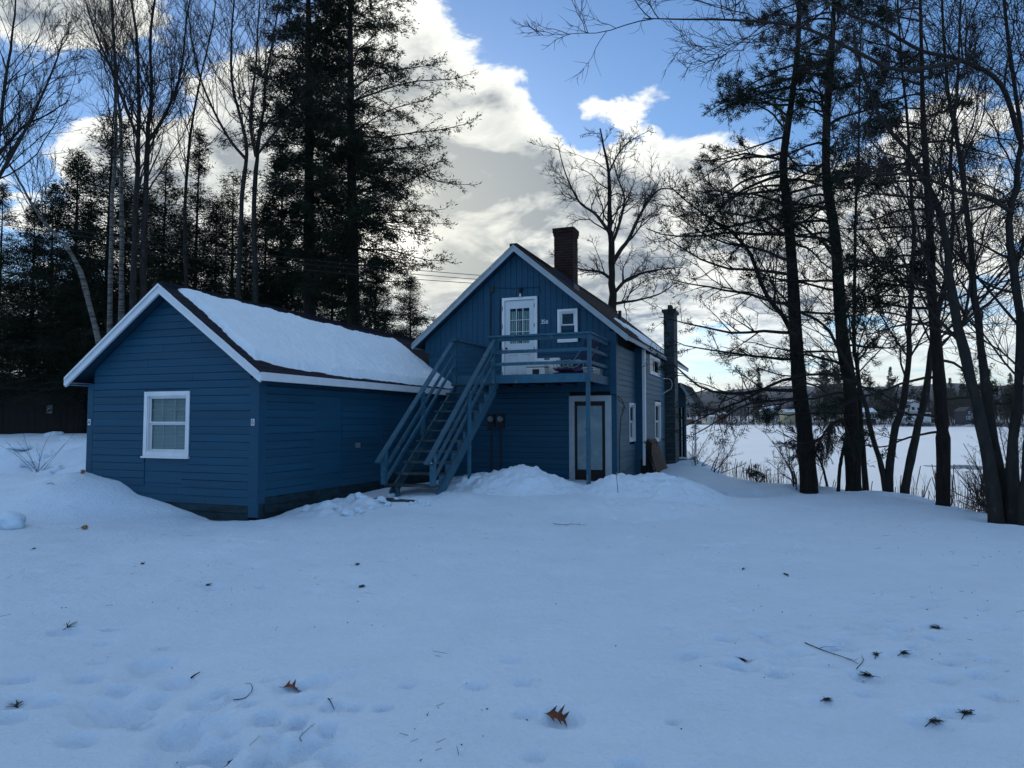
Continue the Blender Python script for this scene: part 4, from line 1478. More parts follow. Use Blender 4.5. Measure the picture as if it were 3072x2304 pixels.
def blob(name, m, loc, size, seed, label, cat, amp=0.35, rz=0.0, freq=2.2, sub=24, sharp=False):
    rs = np.random.RandomState(seed)
    th = np.linspace(0, math.pi, sub)
    ph = np.linspace(0, 2 * math.pi, sub * 2, endpoint=False)
    A, B = np.meshgrid(th, ph, indexing='ij')
    d = np.stack([np.sin(A) * np.cos(B), np.sin(A) * np.sin(B), np.cos(A)], -1)
    r = np.ones_like(A)
    for k in range(10):
        v = rs.normal(size=3) * freq * (1 + k * 0.25)
        w = np.sin(d @ v + rs.rand() * 6.28)
        r += amp * (np.abs(w) - 0.5 if sharp else w) / (2.0 + k)
    V = d * r[..., None] * np.array(size)
    n = sub * 2
    F = []
    for i in range(sub - 1):
        for j in range(n):
            F.append((i * n + j, (i + 1) * n + j, (i + 1) * n + (j + 1) % n, i * n + (j + 1) % n))
    o = link(name, np_mesh(name, V.reshape(-1, 3), np.array(F), True), m)
    o.location = loc
    o.rotation_euler = (0, 0, rz)
    if label:
        tag(o, label, cat)
    return o


blob('tarp', TARP, tuple(to_world(3.62, 6.6, DKZ + 0.10)), (0.42, 0.30, 0.13), 5, 'crumpled dark purple tarp heaped on the balcony floor', 'tarp', 0.6, freq=3.5)
hose = MB()
rh = random.Random(9)
for k in range(5):
    c = to_world(3.30 + 0.12 * k, 6.35 + 0.08 * rh.random(), DKZ + 0.25 + 0.10 * rh.random())
    rad = 0.11 + 0.05 * rh.random()
    tl = rh.uniform(0.6, 1.3)
    pts = []
    for a in np.linspace(0, 2 * math.pi, 19):
        pts.append(c + VV * rad * math.cos(a) + np.array([0, 0, 1]) * rad * math.sin(a) * math.sin(tl) + UV * rad * math.sin(a) * math.cos(tl))
    hose.tube(pts, 0.011, 6)
ho = link('garden_hose', hose, HOSE)
tag(ho, 'loops of pale garden hose above the dark tarp on the balcony', 'hose')
gb = empty('garden_chair', tuple(to_world(3.95, 6.5, DKZ)), BR)
tag(gb, 'folded dark canvas chair leaning in the balcony corner', 'chair')
link('seat_cloth', MB().bar((0, 0.0, 0.18), (0.12, 0.2, 0.86), 0.42, 0.03, (0, 1, 0)), mat('dark_canvas', (0.012, 0.02, 0.05), 0.8), gb)
for sgn in (-0.19, 0.19):
    link('leg', MB().tube([(sgn - 0.35, -0.1, 0.01), (sgn + 0.05, 0.15, 0.7)], 0.011, 6), GREYMETAL, gb)
wb = empty('wire_basket', tuple(to_world(4.16, 6.15, DKZ)), BR)
tag(wb, 'low wire basket on the balcony floor by the right railing', 'basket')
for k in range(9):
    t = k / 8
    link('wire', MB().tube([(-0.12, -0.30 + 0.6 * t, 0.16), (-0.10, -0.29 + 0.58 * t, 0.01), (0.10, -0.29 + 0.58 * t, 0.01), (0.12, -0.30 + 0.6 * t, 0.16)], 0.006, 5), BULB, wb)
link('rim_wire', MB().tube([(-0.12, -0.30, 0.16), (0.12, -0.30, 0.16), (0.12, 0.30, 0.16), (-0.12, 0.30, 0.16), (-0.12, -0.30, 0.16)], 0.009, 6), BULB, wb)
sb = empty('storage_box', tuple(to_world(4.12, 6.72, DKZ)), BR)
tag(sb, 'small pale grey box behind the wire basket on the balcony', 'box')
rounded_box('body', GREYMETAL, sb, (-0.14, 0.14, -0.1, 0.1, 0, 0.15), 0.012)
rounded_box('lid', GREYMETAL, sb, (-0.15, 0.15, -0.11, 0.11, 0.151, 0.18), 0.01)
blob('tarp_bundle', GREYTARP, tuple(to_world(2.75, 5.15, 0.42)), (0.26, 0.2, 0.17), 8, 'grey blue tarp bundle lying in the shade under the stairs', 'tarp', 0.5, freq=3.0)

# plywood sheet leaning on the house
ply = empty('plywood_sheet', tuple(to_world(HX2 + 0.1, 10.35, 0.0)), BR)
tag(ply, 'brown plywood sheet leaning against the house between two narrow windows', 'plywood')
mb = MB()
a, b_, c_, d_ = np.array([0.28, -1.15, 0.0]), np.array([0.36, 0.55, 0.0]), np.array([-0.07, 0.60, 1.10]), np.array([-0.07, -0.80, 1.10])
mb.prism([a, b_, c_, d_], (0.02, 0, 0.008))
link('sheet', mb, PLYWOOD, ply)
link('gap_shade_strip', MB().bar((0.20, -1.13, 0.0), (-0.09, -0.83, 1.02), 0.05, 0.04), SHED, ply)  # dark bars stand in for the shaded gap beside the sheet
link('gap_shade_strip', MB().bar((-0.06, -0.95, 0.0), (-0.09, -0.86, 1.06), 0.04, 0.30, (1, 0, 0)), SHED, ply)

# snow stake
p0 = onz(1858, 1515, 0.05)
sk = empty('snow_stake', (p0[0], p0[1], p0[2] - 0.1))
tag(sk, 'thin dark snow stake with orange tip in front of the house corner', 'stake')
link('rod', MB().tube([(0, 0, 0), (-0.03, 0, 0.42), (-0.045, 0, 0.60)], 0.005, 6), CABLE, sk)
link('tip', MB().tube([(-0.045, 0, 0.60), (-0.05, 0, 0.70)], 0.0075, 6), ORANGE, sk)

# overhead wires to the gable
for (dz, px1, py1, pxa, pya) in ((0.0, 1440, 826, 120, 690), (0.0, 1432, 838, 120, 705), (0.0, 1424, 850, 100, 735)):
    e = on_local(px1, py1, 1, HY0 - 0.3)
    e = to_world(*e[:2], e[2])
    s = P(pxa - 500, pya - 95, 17.0)
    pts = []
    for t in np.linspace(0, 1, 16):
        q = s * (1 - t) + e * t
        q = q - np.array([0, 0, 1.0]) * 0.55 * 4 * t * (1 - t) * 0.35
        pts.append(q)
    w = link('overhead_wire', MB().tube(pts, 0.008, 5), CABLE)
    tag(w, {1440: 'highest of three thin overhead wires running to the tall gable', 1432: 'middle one of three thin overhead wires running to the tall gable', 1424: 'lowest of three thin overhead wires running to the tall gable'}[px1], 'wire', 'overhead wires to the gable')
#ENDBUILD

# ------------------------------------------------------------------ trees
def norm(v):
    return v / (np.linalg.norm(v, axis=-1, keepdims=True) + 1e-9)


def catmull(pts, k):
    """smooth polyline through the control points"""
    pts = np.asarray(pts, float)
    n = len(pts)
    ext = np.vstack([2 * pts[0] - pts[1], pts, 2 * pts[-1] - pts[-2]])
    out = []
    for t in np.linspace(0, n - 1 - 1e-6, k):
        i = int(t)
        f = t - i
        p0, p1, p2, p3 = ext[i], ext[i + 1], ext[i + 2], ext[i + 3]
        out.append(0.5 * ((2 * p1) + (-p0 + p2) * f + (2 * p0 - 5 * p1 + 4 * p2 - p3) * f * f + (-p0 + 3 * p1 - 3 * p2 + p3) * f ** 3))
    return np.array(out)


def tubes(Pn, Rn, ns):
    """Pn (N,k,3), Rn (N,k) -> verts, quads"""
    N, k, _ = Pn.shape
    T = np.empty_like(Pn)
    T[:, 1:-1] = Pn[:, 2:] - Pn[:, :-2]
    T[:, 0] = Pn[:, 1] - Pn[:, 0]
    T[:, -1] = Pn[:, -1] - Pn[:, -2]
    T = norm(T)
    ref = np.zeros((N, 1, 3))
    ov = norm(Pn[:, -1] - Pn[:, 0])
    steep = np.abs(ov[:, 2]) > 0.7
    ref[steep, 0] = (0.2, 0.97, 0.1)
    ref[~steep, 0] = (0.05, 0.08, 0.99)
    S = norm(np.cross(T, np.broadcast_to(ref, T.shape)))
    U = np.cross(S, T)
    a = 2 * np.pi * np.arange(ns) / ns
    V = Pn[:, :, None, :] + Rn[:, :, None, None] * (S[:, :, None, :] * np.cos(a)[None, None, :, None] + U[:, :, None, :] * np.sin(a)[None, None, :, None])
    V = V.reshape(-1, 3)
    b = (np.arange(N) * k * ns)[:, None, None] + (np.arange(k - 1) * ns)[None, :, None]
    j = np.arange(ns)[None, None, :]
    j2 = (np.arange(ns) + 1)[None, None, :] % ns
    F = np.stack([b + j, b + j2, b + ns + j2, b + ns + j], -1).reshape(-1, 4)
    return V, F


def spawn(Pn, Rn, nc, t0, t1, lo, hi, ang, k, rs, rfac=0.55, up=0.0, wander=0.25, taper=0.55, rmax=1e9, rend=0.35, az=None, plen=None, rmin=0.0):
    """children of a batch of branches"""
    N, kp, _ = Pn.shape
    if plen is None:
        plen = np.linalg.norm(np.diff(Pn, axis=1), axis=-1).sum(1)
    t = rs.uniform(t0, t1, (N, nc))
    f = t * (kp - 1)
    i = np.minimum(f.astype(int), kp - 2)
    f = (f - i)[..., None]
    r_ = np.arange(N)[:, None]
    pos = Pn[r_, i] * (1 - f) + Pn[r_, i + 1] * f
    tan = norm(Pn[r_, i + 1] - Pn[r_, i])
    rad = Rn[r_, i] * (1 - f[..., 0]) + Rn[r_, i + 1] * f[..., 0]
    pos, tan, rad = pos.reshape(-1, 3), tan.reshape(-1, 3), rad.reshape(-1)
    t = t.reshape(-1)
    L_ = np.repeat(plen, nc) * rs.uniform(lo, hi, N * nc) * (1 - taper * (t - t0) / max(1e-6, (t1 - t0)))
    M = N * nc
    rnd = rs.normal(size=(M, 3))
    perp = norm(np.cross(tan, rnd))
    a = np.radians(rs.uniform(ang[0], ang[1], M))[:, None]
    d = norm(tan * np.cos(a) + perp * np.sin(a) + np.array([0, 0, up * 0.5]))
    Q = np.empty((M, k, 3))
    Q[:, 0] = pos
    for s in range(1, k):
        d = norm(d + rs.normal(size=(M, 3)) * wander * 0.6 + np.array([0, 0, up / k]))
        Q[:, s] = Q[:, s - 1] + d * (L_ / (k - 1))[:, None]
    r0 = np.maximum(np.minimum(rad * rfac, rmax), rmin)
    Rr = r0[:, None] * np.linspace(1, rend, k)[None]
    return Q, Rr


def join(parts):
    V, F = [], []
    o = 0
    for (v, f) in parts:
        V.append(v)
        F.append(f + o)
        o += len(v)
    return np.concatenate(V), np.concatenate(F)


def bare_tree(name, label, stems, seed, barkm, density=1.0, twig_r=0.0065, limb_len=(0.22, 0.42), up=0.35, t0=0.35, nlimb=14, group=None, cat='tree', levels=3, droop=0.0, limbs=(), wander=0.28, ang=(30, 62), limb_n=12):
    """stems: list of (points, r0, r1). limbs: explicit (points, r0, r1). Returns the tree root."""
    rs = np.random.RandomState(seed)
    base = np.asarray(stems[0][0][0], float)
    root = empty(name, tuple(base))
    tparts, bparts = [], []
    allP, allR = [], []
    for (pts, r0, r1) in stems:
        Pn = catmull(np.asarray(pts, float) - base, 26)
        # slight irregularity so that no stem is a clean tube
        Pn[1:-1] += rs.normal(size=(24, 3)) * r0 * 0.10
        t = np.linspace(0, 1, 26)
        Rn = r0 + (r1 - r0) * t ** 0.85
        Rn = Rn * (1 + 0.06 * rs.normal(size=26))
        Rn[0] *= 1.22
        Rn[1] *= 1.07
        tparts.append(tubes(Pn[None], Rn[None], 10))
        allP.append(Pn)
        allR.append(Rn)
    for (pts, r0, r1) in limbs:
        Pn = catmull(np.asarray(pts, float) - base, 26)
        Rn = np.linspace(r0, r1, 26)
        bparts.append(tubes(Pn[None], Rn[None], 7))
        allP.append(Pn)
        allR.append(Rn)
    Ps, Rs_ = np.array(allP[:len(stems)]), np.array(allR[:len(stems)])
    L1, R1 = spawn(Ps, Rs_, nlimb, t0, 0.97, limb_len[0], limb_len[1], ang, 10, rs, 0.36, up, wander * 0.8, 0.62, rmin=twig_r * 1.6, rend=0.22)
    if len(limbs):
        LB, RB = spawn(np.array(allP[len(stems):]), np.array(allR[len(stems):]), limb_n, 0.12, 0.98, 0.28, 0.6, (28, 60), 10, rs, 0.45, up, wander * 0.8, 0.45, rmin=twig_r * 1.6, rend=0.22)
        L1, R1 = np.concatenate([L1, LB]), np.concatenate([R1, RB])
    bparts.append(tubes(L1, R1, 5))
    n2 = max(2, int(8.5 * density))
    L2, R2 = spawn(L1, R1, n2, 0.15, 0.98, 0.30, 0.55, (25, 60), 7, rs, 0.5, up * 0.7 - droop, wander * 0.8, 0.45, rmin=twig_r * 1.1, rend=0.3)
    bparts.append(tubes(L2, R2, 4))
    if levels >= 3:
        n3 = max(2, int(7 * density))
        L3, R3 = spawn(L2, R2, n3, 0.12, 1.0, 0.30, 0.62, (22, 58), 5, rs, 0.55, up * 0.5 - droop, wander, 0.4, rmin=twig_r * 0.8)
        bparts.append(tubes(L3, R3, 3))
    V, F = join(tparts)
    link('trunk', np_mesh('trunk', V, F, True), barkm, root)
    V, F = join(bparts)
    link('crown', np_mesh('crown', V, F, False), TWIG, root)
    tag(root, label, cat, group)
    return root


def leaf_tris(centers, dirs, length, width, rs, spread=0.6):
    """one thin triangle per centre, pointing roughly along dirs"""
    M = len(centers)
    d = norm(dirs + rs.normal(size=(M, 3)) * spread)
    s = norm(np.cross(d, rs.normal(size=(M, 3))))
    L_ = (length * rs.uniform(0.6, 1.3, M))[:, None]
    W = (width * rs.uniform(0.6, 1.3, M))[:, None]
    a = centers - s * W
    b = centers + s * W
    c = centers + d * L_
    V = np.stack([a, b, c], 1).reshape(-1, 3)
    F = np.arange(M * 3).reshape(-1, 3)
    return V, F


def sample_on(Pn, n, rs, t0=0.0):
    N, k, _ = Pn.shape
    t = rs.uniform(t0, 1, (N, n)) * (k - 1)
    i = np.minimum(t.astype(int), k - 2)
    f = (t - i)[..., None]
    r_ = np.arange(N)[:, None]
    p = Pn[r_, i] * (1 - f) + Pn[r_, i + 1] * f
    d = norm(Pn[r_, i + 1] - Pn[r_, i])
    return p.reshape(-1, 3), d.reshape(-1, 3)


def hemlock(name, trunk_pts, r0, radius_fn, seed, nbr=130, nlet=14, nleaf=9, z0=2.0, needle=None, leaf=(0.125, 0.019), label=None, group=None, dens_side=None, cat='tree', droop=0.5, loose=0.06):
    """conifer with flat drooping sprays. radius_fn(height above base) -> branch length"""
    rs = np.random.RandomState(seed)
    base = np.asarray(trunk_pts[0], float)
    root = empty(name, tuple(base))
    Pn = catmull(np.asarray(trunk_pts, float) - base, 30)
    H = Pn[-1, 2]
    Rn = r0 * (1 - np.linspace(0, 1, 30) ** 1.1 * 0.93)
    Rn[0] *= 1.2
    V, F = tubes(Pn[None], Rn[None], 9)
    link('trunk', np_mesh('trunk', V, F, True), BARK, root)
    # branches
    zz = z0 + (H - z0) * rs.uniform(0, 1, nbr) ** 0.95
    zz.sort()
    ip = np.interp(zz, Pn[:, 2], np.arange(30))
    i = np.minimum(ip.astype(int), 28)
    f = (ip - i)[:, None]
    pos = Pn[i] * (1 - f) + Pn[i + 1] * f
    az = rs.uniform(0, 2 * np.pi, nbr)
    ln = np.array([radius_fn(z_) for z_ in zz]) * rs.uniform(0.40, 1.15, nbr)
    if dens_side is not None:
        ln = ln * (1 + dens_side * np.cos(az))
    rise = np.interp(zz / H, [0, 0.6, 1], [-0.05, 0.12, 0.75])
    d = np.stack([np.cos(az), np.sin(az), rise + rs.normal(size=nbr) * 0.12], -1)
    k = 8
    Q = np.empty((nbr, k, 3))
    Q[:, 0] = pos
    d = norm(d)
    for s in range(1, k):
        d = norm(d + rs.normal(size=(nbr, 3)) * 0.09 + np.array([0, 0, -droop * 0.07 * (1 if s < 6 else -1.2)]))
        Q[:, s] = Q[:, s - 1] + d * (ln / (k - 1))[:, None]
    rb = (0.007 + 0.008 * ln)[:, None] * np.linspace(1, 0.25, k)[None]
    bp = [tubes(Q, rb, 4)]
    L2, R2 = spawn(Q, rb, nlet, 0.10, 1.0, 0.20, 0.46, (35, 65), 4, rs, 0.5, -0.30, 0.2, 0.62, rmin=0.004)
    L2[:, :, 2] = L2[:, :1, 2] + (L2[:, :, 2] - L2[:, :1, 2]) * 0.6     # flat sprays
    bp.append(tubes(L2, R2, 3))
    V, F = join(bp)
    link('branches', np_mesh('branches', V, F), TWIG, root)
    wgt = np.clip(np.repeat(ln, nlet) / (0.6 * ln.max()), 0.12, 1)
    c, dd = sample_on(L2[rs.rand(len(L2)) < wgt], nleaf, rs, 0.1)
    c2, d2 = sample_on(Q, max(4, nlet // 2), rs, 0.35)
    c = np.concatenate([c, c2]) + rs.normal(size=(len(c) + len(c2), 3)) * loose
    dd = np.concatenate([dd, d2])
    V, F = leaf_tris(c, dd, leaf[0], leaf[1], rs, 0.55)
    link('crown', np_mesh('crown', V, F), needle or NEEDLE, root)
    if label:
        tag(root, label, cat, group)
    return root


def pine(name, trunk_pts, r0, seed, branches, label, ntw=9, ntuft=4, nneedle=9, bark=None, extra=None, nlen=0.115):
    """white pine: explicit list of (height fraction, azimuth deg, length, rise) branches with needle tufts"""
    rs = np.random.RandomState(seed)
    base = np.asarray(trunk_pts[0], float)
    root = empty(name, tuple(base))
    Pn = catmull(np.asarray(trunk_pts, float) - base, 40)
    Rn = r0 * (1 - np.linspace(0, 1, 40) ** 1.0 * 0.9) * (1 + 0.05 * rs.normal(size=40))
    Rn[0] *= 1.15
    V, F = tubes(Pn[None], Rn[None], 12)
    link('trunk', np_mesh('trunk', V, F, True), bark or BARK, root)
    br = np.array(branches, float)
    nb = len(br)
    ip = br[:, 0] * 39
    i = np.minimum(ip.astype(int), 38)
    f = (ip - i)[:, None]
    pos = Pn[i] * (1 - f) + Pn[i + 1] * f
    az = np.radians(br[:, 1])
    d = norm(np.stack([np.cos(az), np.sin(az), br[:, 3]], -1))
    k = 10
    Q = np.empty((nb, k, 3))
    Q[:, 0] = pos
    for s in range(1, k):
        d = norm(d + rs.normal(size=(nb, 3)) * 0.13 + np.array([0, 0, 0.03 if s > 5 else -0.02]))
        Q[:, s] = Q[:, s - 1] + d * (br[:, 2] / (k - 1))[:, None]
    rb = (0.010 + 0.010 * br[:, 2])[:, None] * np.linspace(1, 0.25, k)[None]
    bp = [tubes(Q, rb, 6)]
    L2, R2 = spawn(Q, rb, ntw, 0.25, 1.0, 0.18, 0.38, (25, 60), 5, rs, 0.55, 0.10, 0.22, 0.5, rmin=0.006)
    bp.append(tubes(L2, R2, 4))
    L3, R3 = spawn(L2, R2, ntuft, 0.25, 1.0, 0.25, 0.5, (20, 55), 3, rs, 0.6, 0.15, 0.2, 0.3, rmin=0.004)
    bp.append(tubes(L3, R3, 3))
    V, F = join(bp)
    link('branches', np_mesh('branches', V, F), TWIG, root)
    tips = np.concatenate([L3[:, -1], L3[:, 1], L2[:, -1]])
    td = np.concatenate([norm(L3[:, -1] - L3[:, -2]), norm(L3[:, -1] - L3[:, -2]), norm(L2[:, -1] - L2[:, -2])])
    keep = rs.rand(len(tips)) < (0.85 if extra is None else extra)
    tips, td = tips[keep], td[keep]
    c = np.repeat(tips, nneedle, 0) + rs.normal(size=(len(tips) * nneedle, 3)) * 0.03
    dd = np.repeat(td, nneedle, 0)
    V, F = leaf_tris(c, dd, nlen, 0.0085, rs, 0.8)
    link('crown', np_mesh('crown', V, F), PNEEDLE, root)
    tag(root, label, 'tree')
    return root


def stem_px(pts, depth, ddep=0.0, sink=0.3):
    """trunk path from photo pixels at the distance of its foot"""
    out = []
    n = len(pts)
    for i, (x, y) in enumerate(pts):
        out.append(P(x, y, depth + ddep * i / max(1, n - 1)))
    out[0] = out[0] - np.array([0, 0, sink])
    return out


def copy_tree(o, loc, rz, sc):
    c = o.copy()
    col.objects.link(c)
    c.location = loc
    c.rotation_euler = (0, 0, rz)
    c.scale = sc
    for ch_ in o.children:
        d_ = ch_.copy()
        col.objects.link(d_)
        d_.parent = c
    return c


# --- the wood on the left
D1 = 23.0
bare_tree('birch_tree', 'slender white birch leaning far over to one side behind the wing gable',
          [(stem_px([(300, 1010), (259, 874), (235, 802), (199, 736), (163, 700), (121, 651), (84, 591), (50, 530), (10, 470), (-60, 400)], D1, 0.5), 0.085, 0.02)], 21, BIRCH, 1.0, nlimb=18, t0=0.45, limb_len=(0.25, 0.5), up=0.6)
bare_tree('birch_tree', 'upright birch with white peeling trunk and fine bare crown behind the wing gable',
          [(stem_px([(330, 1000), (331, 860), (335, 633), (347, 422), (344, 181), (335, 30), (325, -160), (318, -320)], 25.0), 0.09, 0.014)], 22, BIRCH, 1.15, nlimb=26, t0=0.38, limb_len=(0.18, 0.40), up=0.75, ang=(25, 50))
bare_tree('birch_tree', 'second birch with grey banded trunk close beside the whiter one',
          [(stem_px([(364, 985), (365, 663), (362, 392), (350, 241), (338, 20), (330, -220)], 26.0), 0.095, 0.014)], 23, BIRCH, 1.0, nlimb=24, t0=0.40, limb_len=(0.18, 0.40), up=0.75, ang=(25, 50))
bare_tree('maple_tree', 'thick grey twin-stemmed bare tree rising behind the wing ridge',
          [(stem_px([(400, 930), (401, 800), (407, 603), (416, 392), (413, 151), (395, 0), (370, -220)], 24.5), 0.125, 0.02),
           (stem_px([(432, 930), (430, 800), (437, 603), (446, 392), (455, 271), (452, 90), (485, -120), (500, -300)], 24.7), 0.12, 0.02)], 24, BARKG, 1.15, nlimb=24, t0=0.30, limb_len=(0.2, 0.44), up=0.75, ang=(25, 55),
          limbs=[(stem_px([(446, 420), (475, 380), (520, 290), (545, 200), (560, 60), (590, -120)], 24.6, 0.8, 0), 0.07, 0.015), (stem_px([(416, 420), (380, 330), (330, 200), (280, 80), (240, -60)], 24.4, -0.8, 0), 0.06, 0.015)])
bare_tree('maple_tree', 'bare tree with several curved forking limbs beside the tall hemlocks',
          [(stem_px([(714, 930), (716, 840), (727, 573), (742, 452), (715, 330), (696, 241), (693, 121), (703, -40), (690, -220)], 25.5), 0.10, 0.018),
           (stem_px([(764, 930), (766, 844), (763, 603), (772, 452), (790, 338), (800, 220), (830, 60), (850, -160)], 25.8), 0.115, 0.018)], 25, BARKG, 1.1, nlimb=20, t0=0.42, limb_len=(0.2, 0.44), up=0.7, ang=(25, 55),
          limbs=[(stem_px([(768, 470), (752, 380), (755, 300), (768, 190), (775, 60), (790, -120)], 25.6, -0.5, 0), 0.07, 0.015), (stem_px([(740, 480), (690, 420), (640, 330), (600, 230), (575, 120), (560, -20)], 25.4, -0.6, 0), 0.06, 0.012),
                 (stem_px([(775, 460), (830, 390), (890, 310), (930, 250)], 25.5, -0.4, 0), 0.05, 0.012)])
bare_tree('maple_tree', 'bare tree at the edge of the wood with crown spreading over the road bank',
          [(stem_px([(-70, 1080), (-60, 800), (-20, 560), (0, 380), (20, 220), (40, 90), (50, -80)], 22.0), 0.11, 0.016)], 26, BARKG, 1.15, nlimb=26, t0=0.30, limb_len=(0.22, 0.42), up=0.55,
          limbs=[(stem_px([(-20, 560), (60, 420), (120, 300), (170, 180), (190, 110)], 22.0, -1.0, 0), 0.06, 0.012), (stem_px([(-10, 470), (70, 380), (130, 350), (210, 300)], 22.0, 0.6, 0), 0.05, 0.012)])
bare_tree('maple_tree', 'thin bare sapling with ascending twigs in front of the dark hemlocks',
          [(stem_px([(560, 900), (555, 640), (570, 420), (600, 240), (640, 60), (660, -120)], 27.0), 0.075, 0.012)], 27, BARKG, 1.0, nlimb=22, t0=0.25, limb_len=(0.18, 0.40), up=0.7)


def rad_main(z):
    return float(np.interp(z, [0, 3, 5, 9, 12.5, 15, 18.5, 19.6], [2.0, 2.6, 3.4, 4.4, 3.2, 2.1, 0.5, 0.1]))


hemlock('hemlock_tree', [P(1066, 1090, 27), P(1060, 900, 27), P(1056, 600, 27), P(1052, 300, 27), P(1050, 0, 27), P(1049, -190, 27)], 0.29, rad_main, 31, nbr=240, nlet=22, nleaf=27, z0=1.5, dens_side=0.16,
        label='tallest hemlock with long drooping branches in front of the low sun')
hemlock('hemlock_tree', [P(930, 1080, 28), P(928, 800, 28), P(927, 500, 28), P(926, 200, 28), P(925, -100, 28), P(925, -330, 28)], 0.27, lambda z: 0.74 * rad_main(z * 0.93), 32, nbr=220, nlet=21, nleaf=23, z0=2.5,
        label='tall straight hemlock with narrower crown beside the one before the sun')

# a darker wood of hemlocks behind: three forms, copied
protos = []
for (sd, H, w) in ((41, 13.0, 4.6), (42, 11.0, 4.2), (43, 14.0, 4.0)):
    def rfun(z, H=H, w=w):
        t = min(1.0, z / H)
        return w * (0.05 + 0.95 * (1 - t ** 1.35)) * (0.80 + 0.2 * math.sin(z * 1.9 + H) ** 2)
    protos.append(hemlock('hemlock_tree', [(0, 0, 0), (0.05, 0.03, H * 0.5), (0, 0, H)], 0.15, rfun, sd, nbr=230, nlet=14, nleaf=11, z0=2.0, leaf=(0.18, 0.018), loose=0.12))
wood = [  # top px x, top px y, depth, form
    (340, 335, 33, 0), (235, 455, 34, 1), (600, 400, 36, 2), (500, 480, 35, 0), (850, 440, 33, 1), (700, 520, 37, 0), (105, 610, 32, 1), (10, 560, 35, 2), (430, 560, 38, 1),
    (800, 620, 31, 1), (650, 610, 33, 1), (270, 640, 31, 2), (560, 650, 31, 0), (1130, 760, 36, 1), (1000, 640, 35, 0), (930, 700, 34, 2), (-60, 640, 31, 0), (1230, 830, 40, 1), (740, 680, 30, 2),
    (220, 790, 33, 0), (160, 560, 39, 2), (380, 600, 36, 2), (480, 700, 29, 1), (860, 700, 31, 0), ]
rw = random.Random(77)
for k, (px, py, dp, fm) in enumerate(wood):
    top = P(px, py, dp)
    bz = 1.0
    H = (13.0, 11.0, 14.0)[fm]
    sc = (top[2] - bz) / H
    o = protos[fm] if k == [w_[3] for w_ in wood].index(fm) else copy_tree(protos[fm], (0, 0, 0), 0, (1, 1, 1))
    wsc = max(sc, 0.82) * rw.uniform(0.95, 1.2)
    o.location = (top[0], dp, bz)
    o.rotation_euler = (0, 0, rw.uniform(0, 6.28))
    o.scale = (wsc, wsc, sc)
    tag(o, 'dark hemlock in the crowded wood behind the low wing', 'tree', 'hemlocks of the wood behind the wing')

# dark shed under the hemlocks
sh = empty('shed', tuple(P(60, 1258, 31.0)))
sh.location.z = 1.0
tag(sh, 'dark low shed in the shade of the wood behind the snow bank', 'shed')
for k in range(30):
    box('wall_board', SHED, sh, -5.5 + k * 0.28, -5.5 + k * 0.28 + 0.27, rw.uniform(-0.01, 0.01), 2.5, -0.6, 2.0)
mb = MB()
mb.prism([(-5.9, -0.35, 1.95), (-5.9, 2.9, 2.5), (-5.9, 2.9, 2.6), (-5.9, -0.35, 2.05)], (9.2, 0, 0))
link('roof', mb, SHINGLE, sh)
box('window', GREYMETAL, sh, 1.15, 1.4, -0.02, 0.0, 0.95, 1.3)

# --- bare tree behind the house
D2 = 33.0
bare_tree('oak_tree', 'spreading bare oak with crooked limbs standing behind the tall house',
          [(stem_px([(1838, 1100), (1836, 917), (1836, 814), (1832, 720), (1829, 663), (1829, 573), (1826, 513), (1812, 440), (1800, 385)], D2), 0.21, 0.03)], 51, BARK, 1.05, nlimb=12, t0=0.35, limb_len=(0.16, 0.30), up=0.25, wander=0.42, twig_r=0.010,
          limbs=[(stem_px([(1838, 790), (1862, 750), (1886, 718), (1915, 655), (1946, 603), (1982, 567), (2040, 572)], D2, -1.5, 0), 0.12, 0.02),
                 (stem_px([(1834, 735), (1852, 690), (1868, 633), (1872, 585), (1850, 525), (1838, 470)], D2, 1.0, 0), 0.09, 0.02),
                 (stem_px([(1830, 700), (1805, 665), (1783, 639), (1741, 609), (1711, 555), (1690, 500), (1675, 440)], D2, -0.8, 0), 0.09, 0.015),
                 (stem_px([(1833, 838), (1810, 820), (1790, 814), (1741, 808), (1715, 792), (1680, 760)], D2, 0.8, 0), 0.08, 0.015),
                 (stem_px([(1838, 885), (1874, 844), (1910, 826), (1946, 814), (2000, 806), (2050, 802)], D2, -1.2, 0), 0.09, 0.015),
                 (stem_px([(1838, 912), (1880, 905), (1910, 901), (1982, 880), (2037, 840)], D2, -2.0, 0), 0.08, 0.015),
                 (stem_px([(1826, 520), (1850, 470), (1880, 430), (1930, 400)], D2, 0.6, 0), 0.05, 0.012)])

# --- pines and maples along the shore
A_ = [(2428, 1466), (2415, 1300), (2400, 1180), (2387, 1000), (2375, 783), (2360, 603), (2350, 482), (2375, 300), (2395, 120), (2400, -120), (2400, -300)]
B_ = [(2561, 1470), (2556, 1300), (2548, 1150), (2525, 1000), (2507, 723), (2480, 542), (2480, 361), (2490, 241), (2500, 60), (2505, -200), (2505, -420)]
E_ = [(2827, 1516), (2830, 1351), (2824, 1243), (2813, 1080), (2797, 900), (2793, 783), (2781, 542), (2770, 361), (2765, 180), (2760, -60), (2755, -400)]


def pbr(rs, n, f0, f1, lmin, lmax, rise=0.1, side=None):
    out = []
    for k in range(n):
        f = f0 + (f1 - f0) * (k + rs.rand()) / n
        az = rs.uniform(0, 360)
        if side is not None and rs.rand() < 0.55:
            az = rs.normal(side, 45)
        ln = lmax + (lmin - lmax) * ((f - f0) / (f1 - f0)) ** 1.3
        out.append((f, az, ln * rs.uniform(0.6, 1.1), rs.normal(rise, 0.12)))
    return out


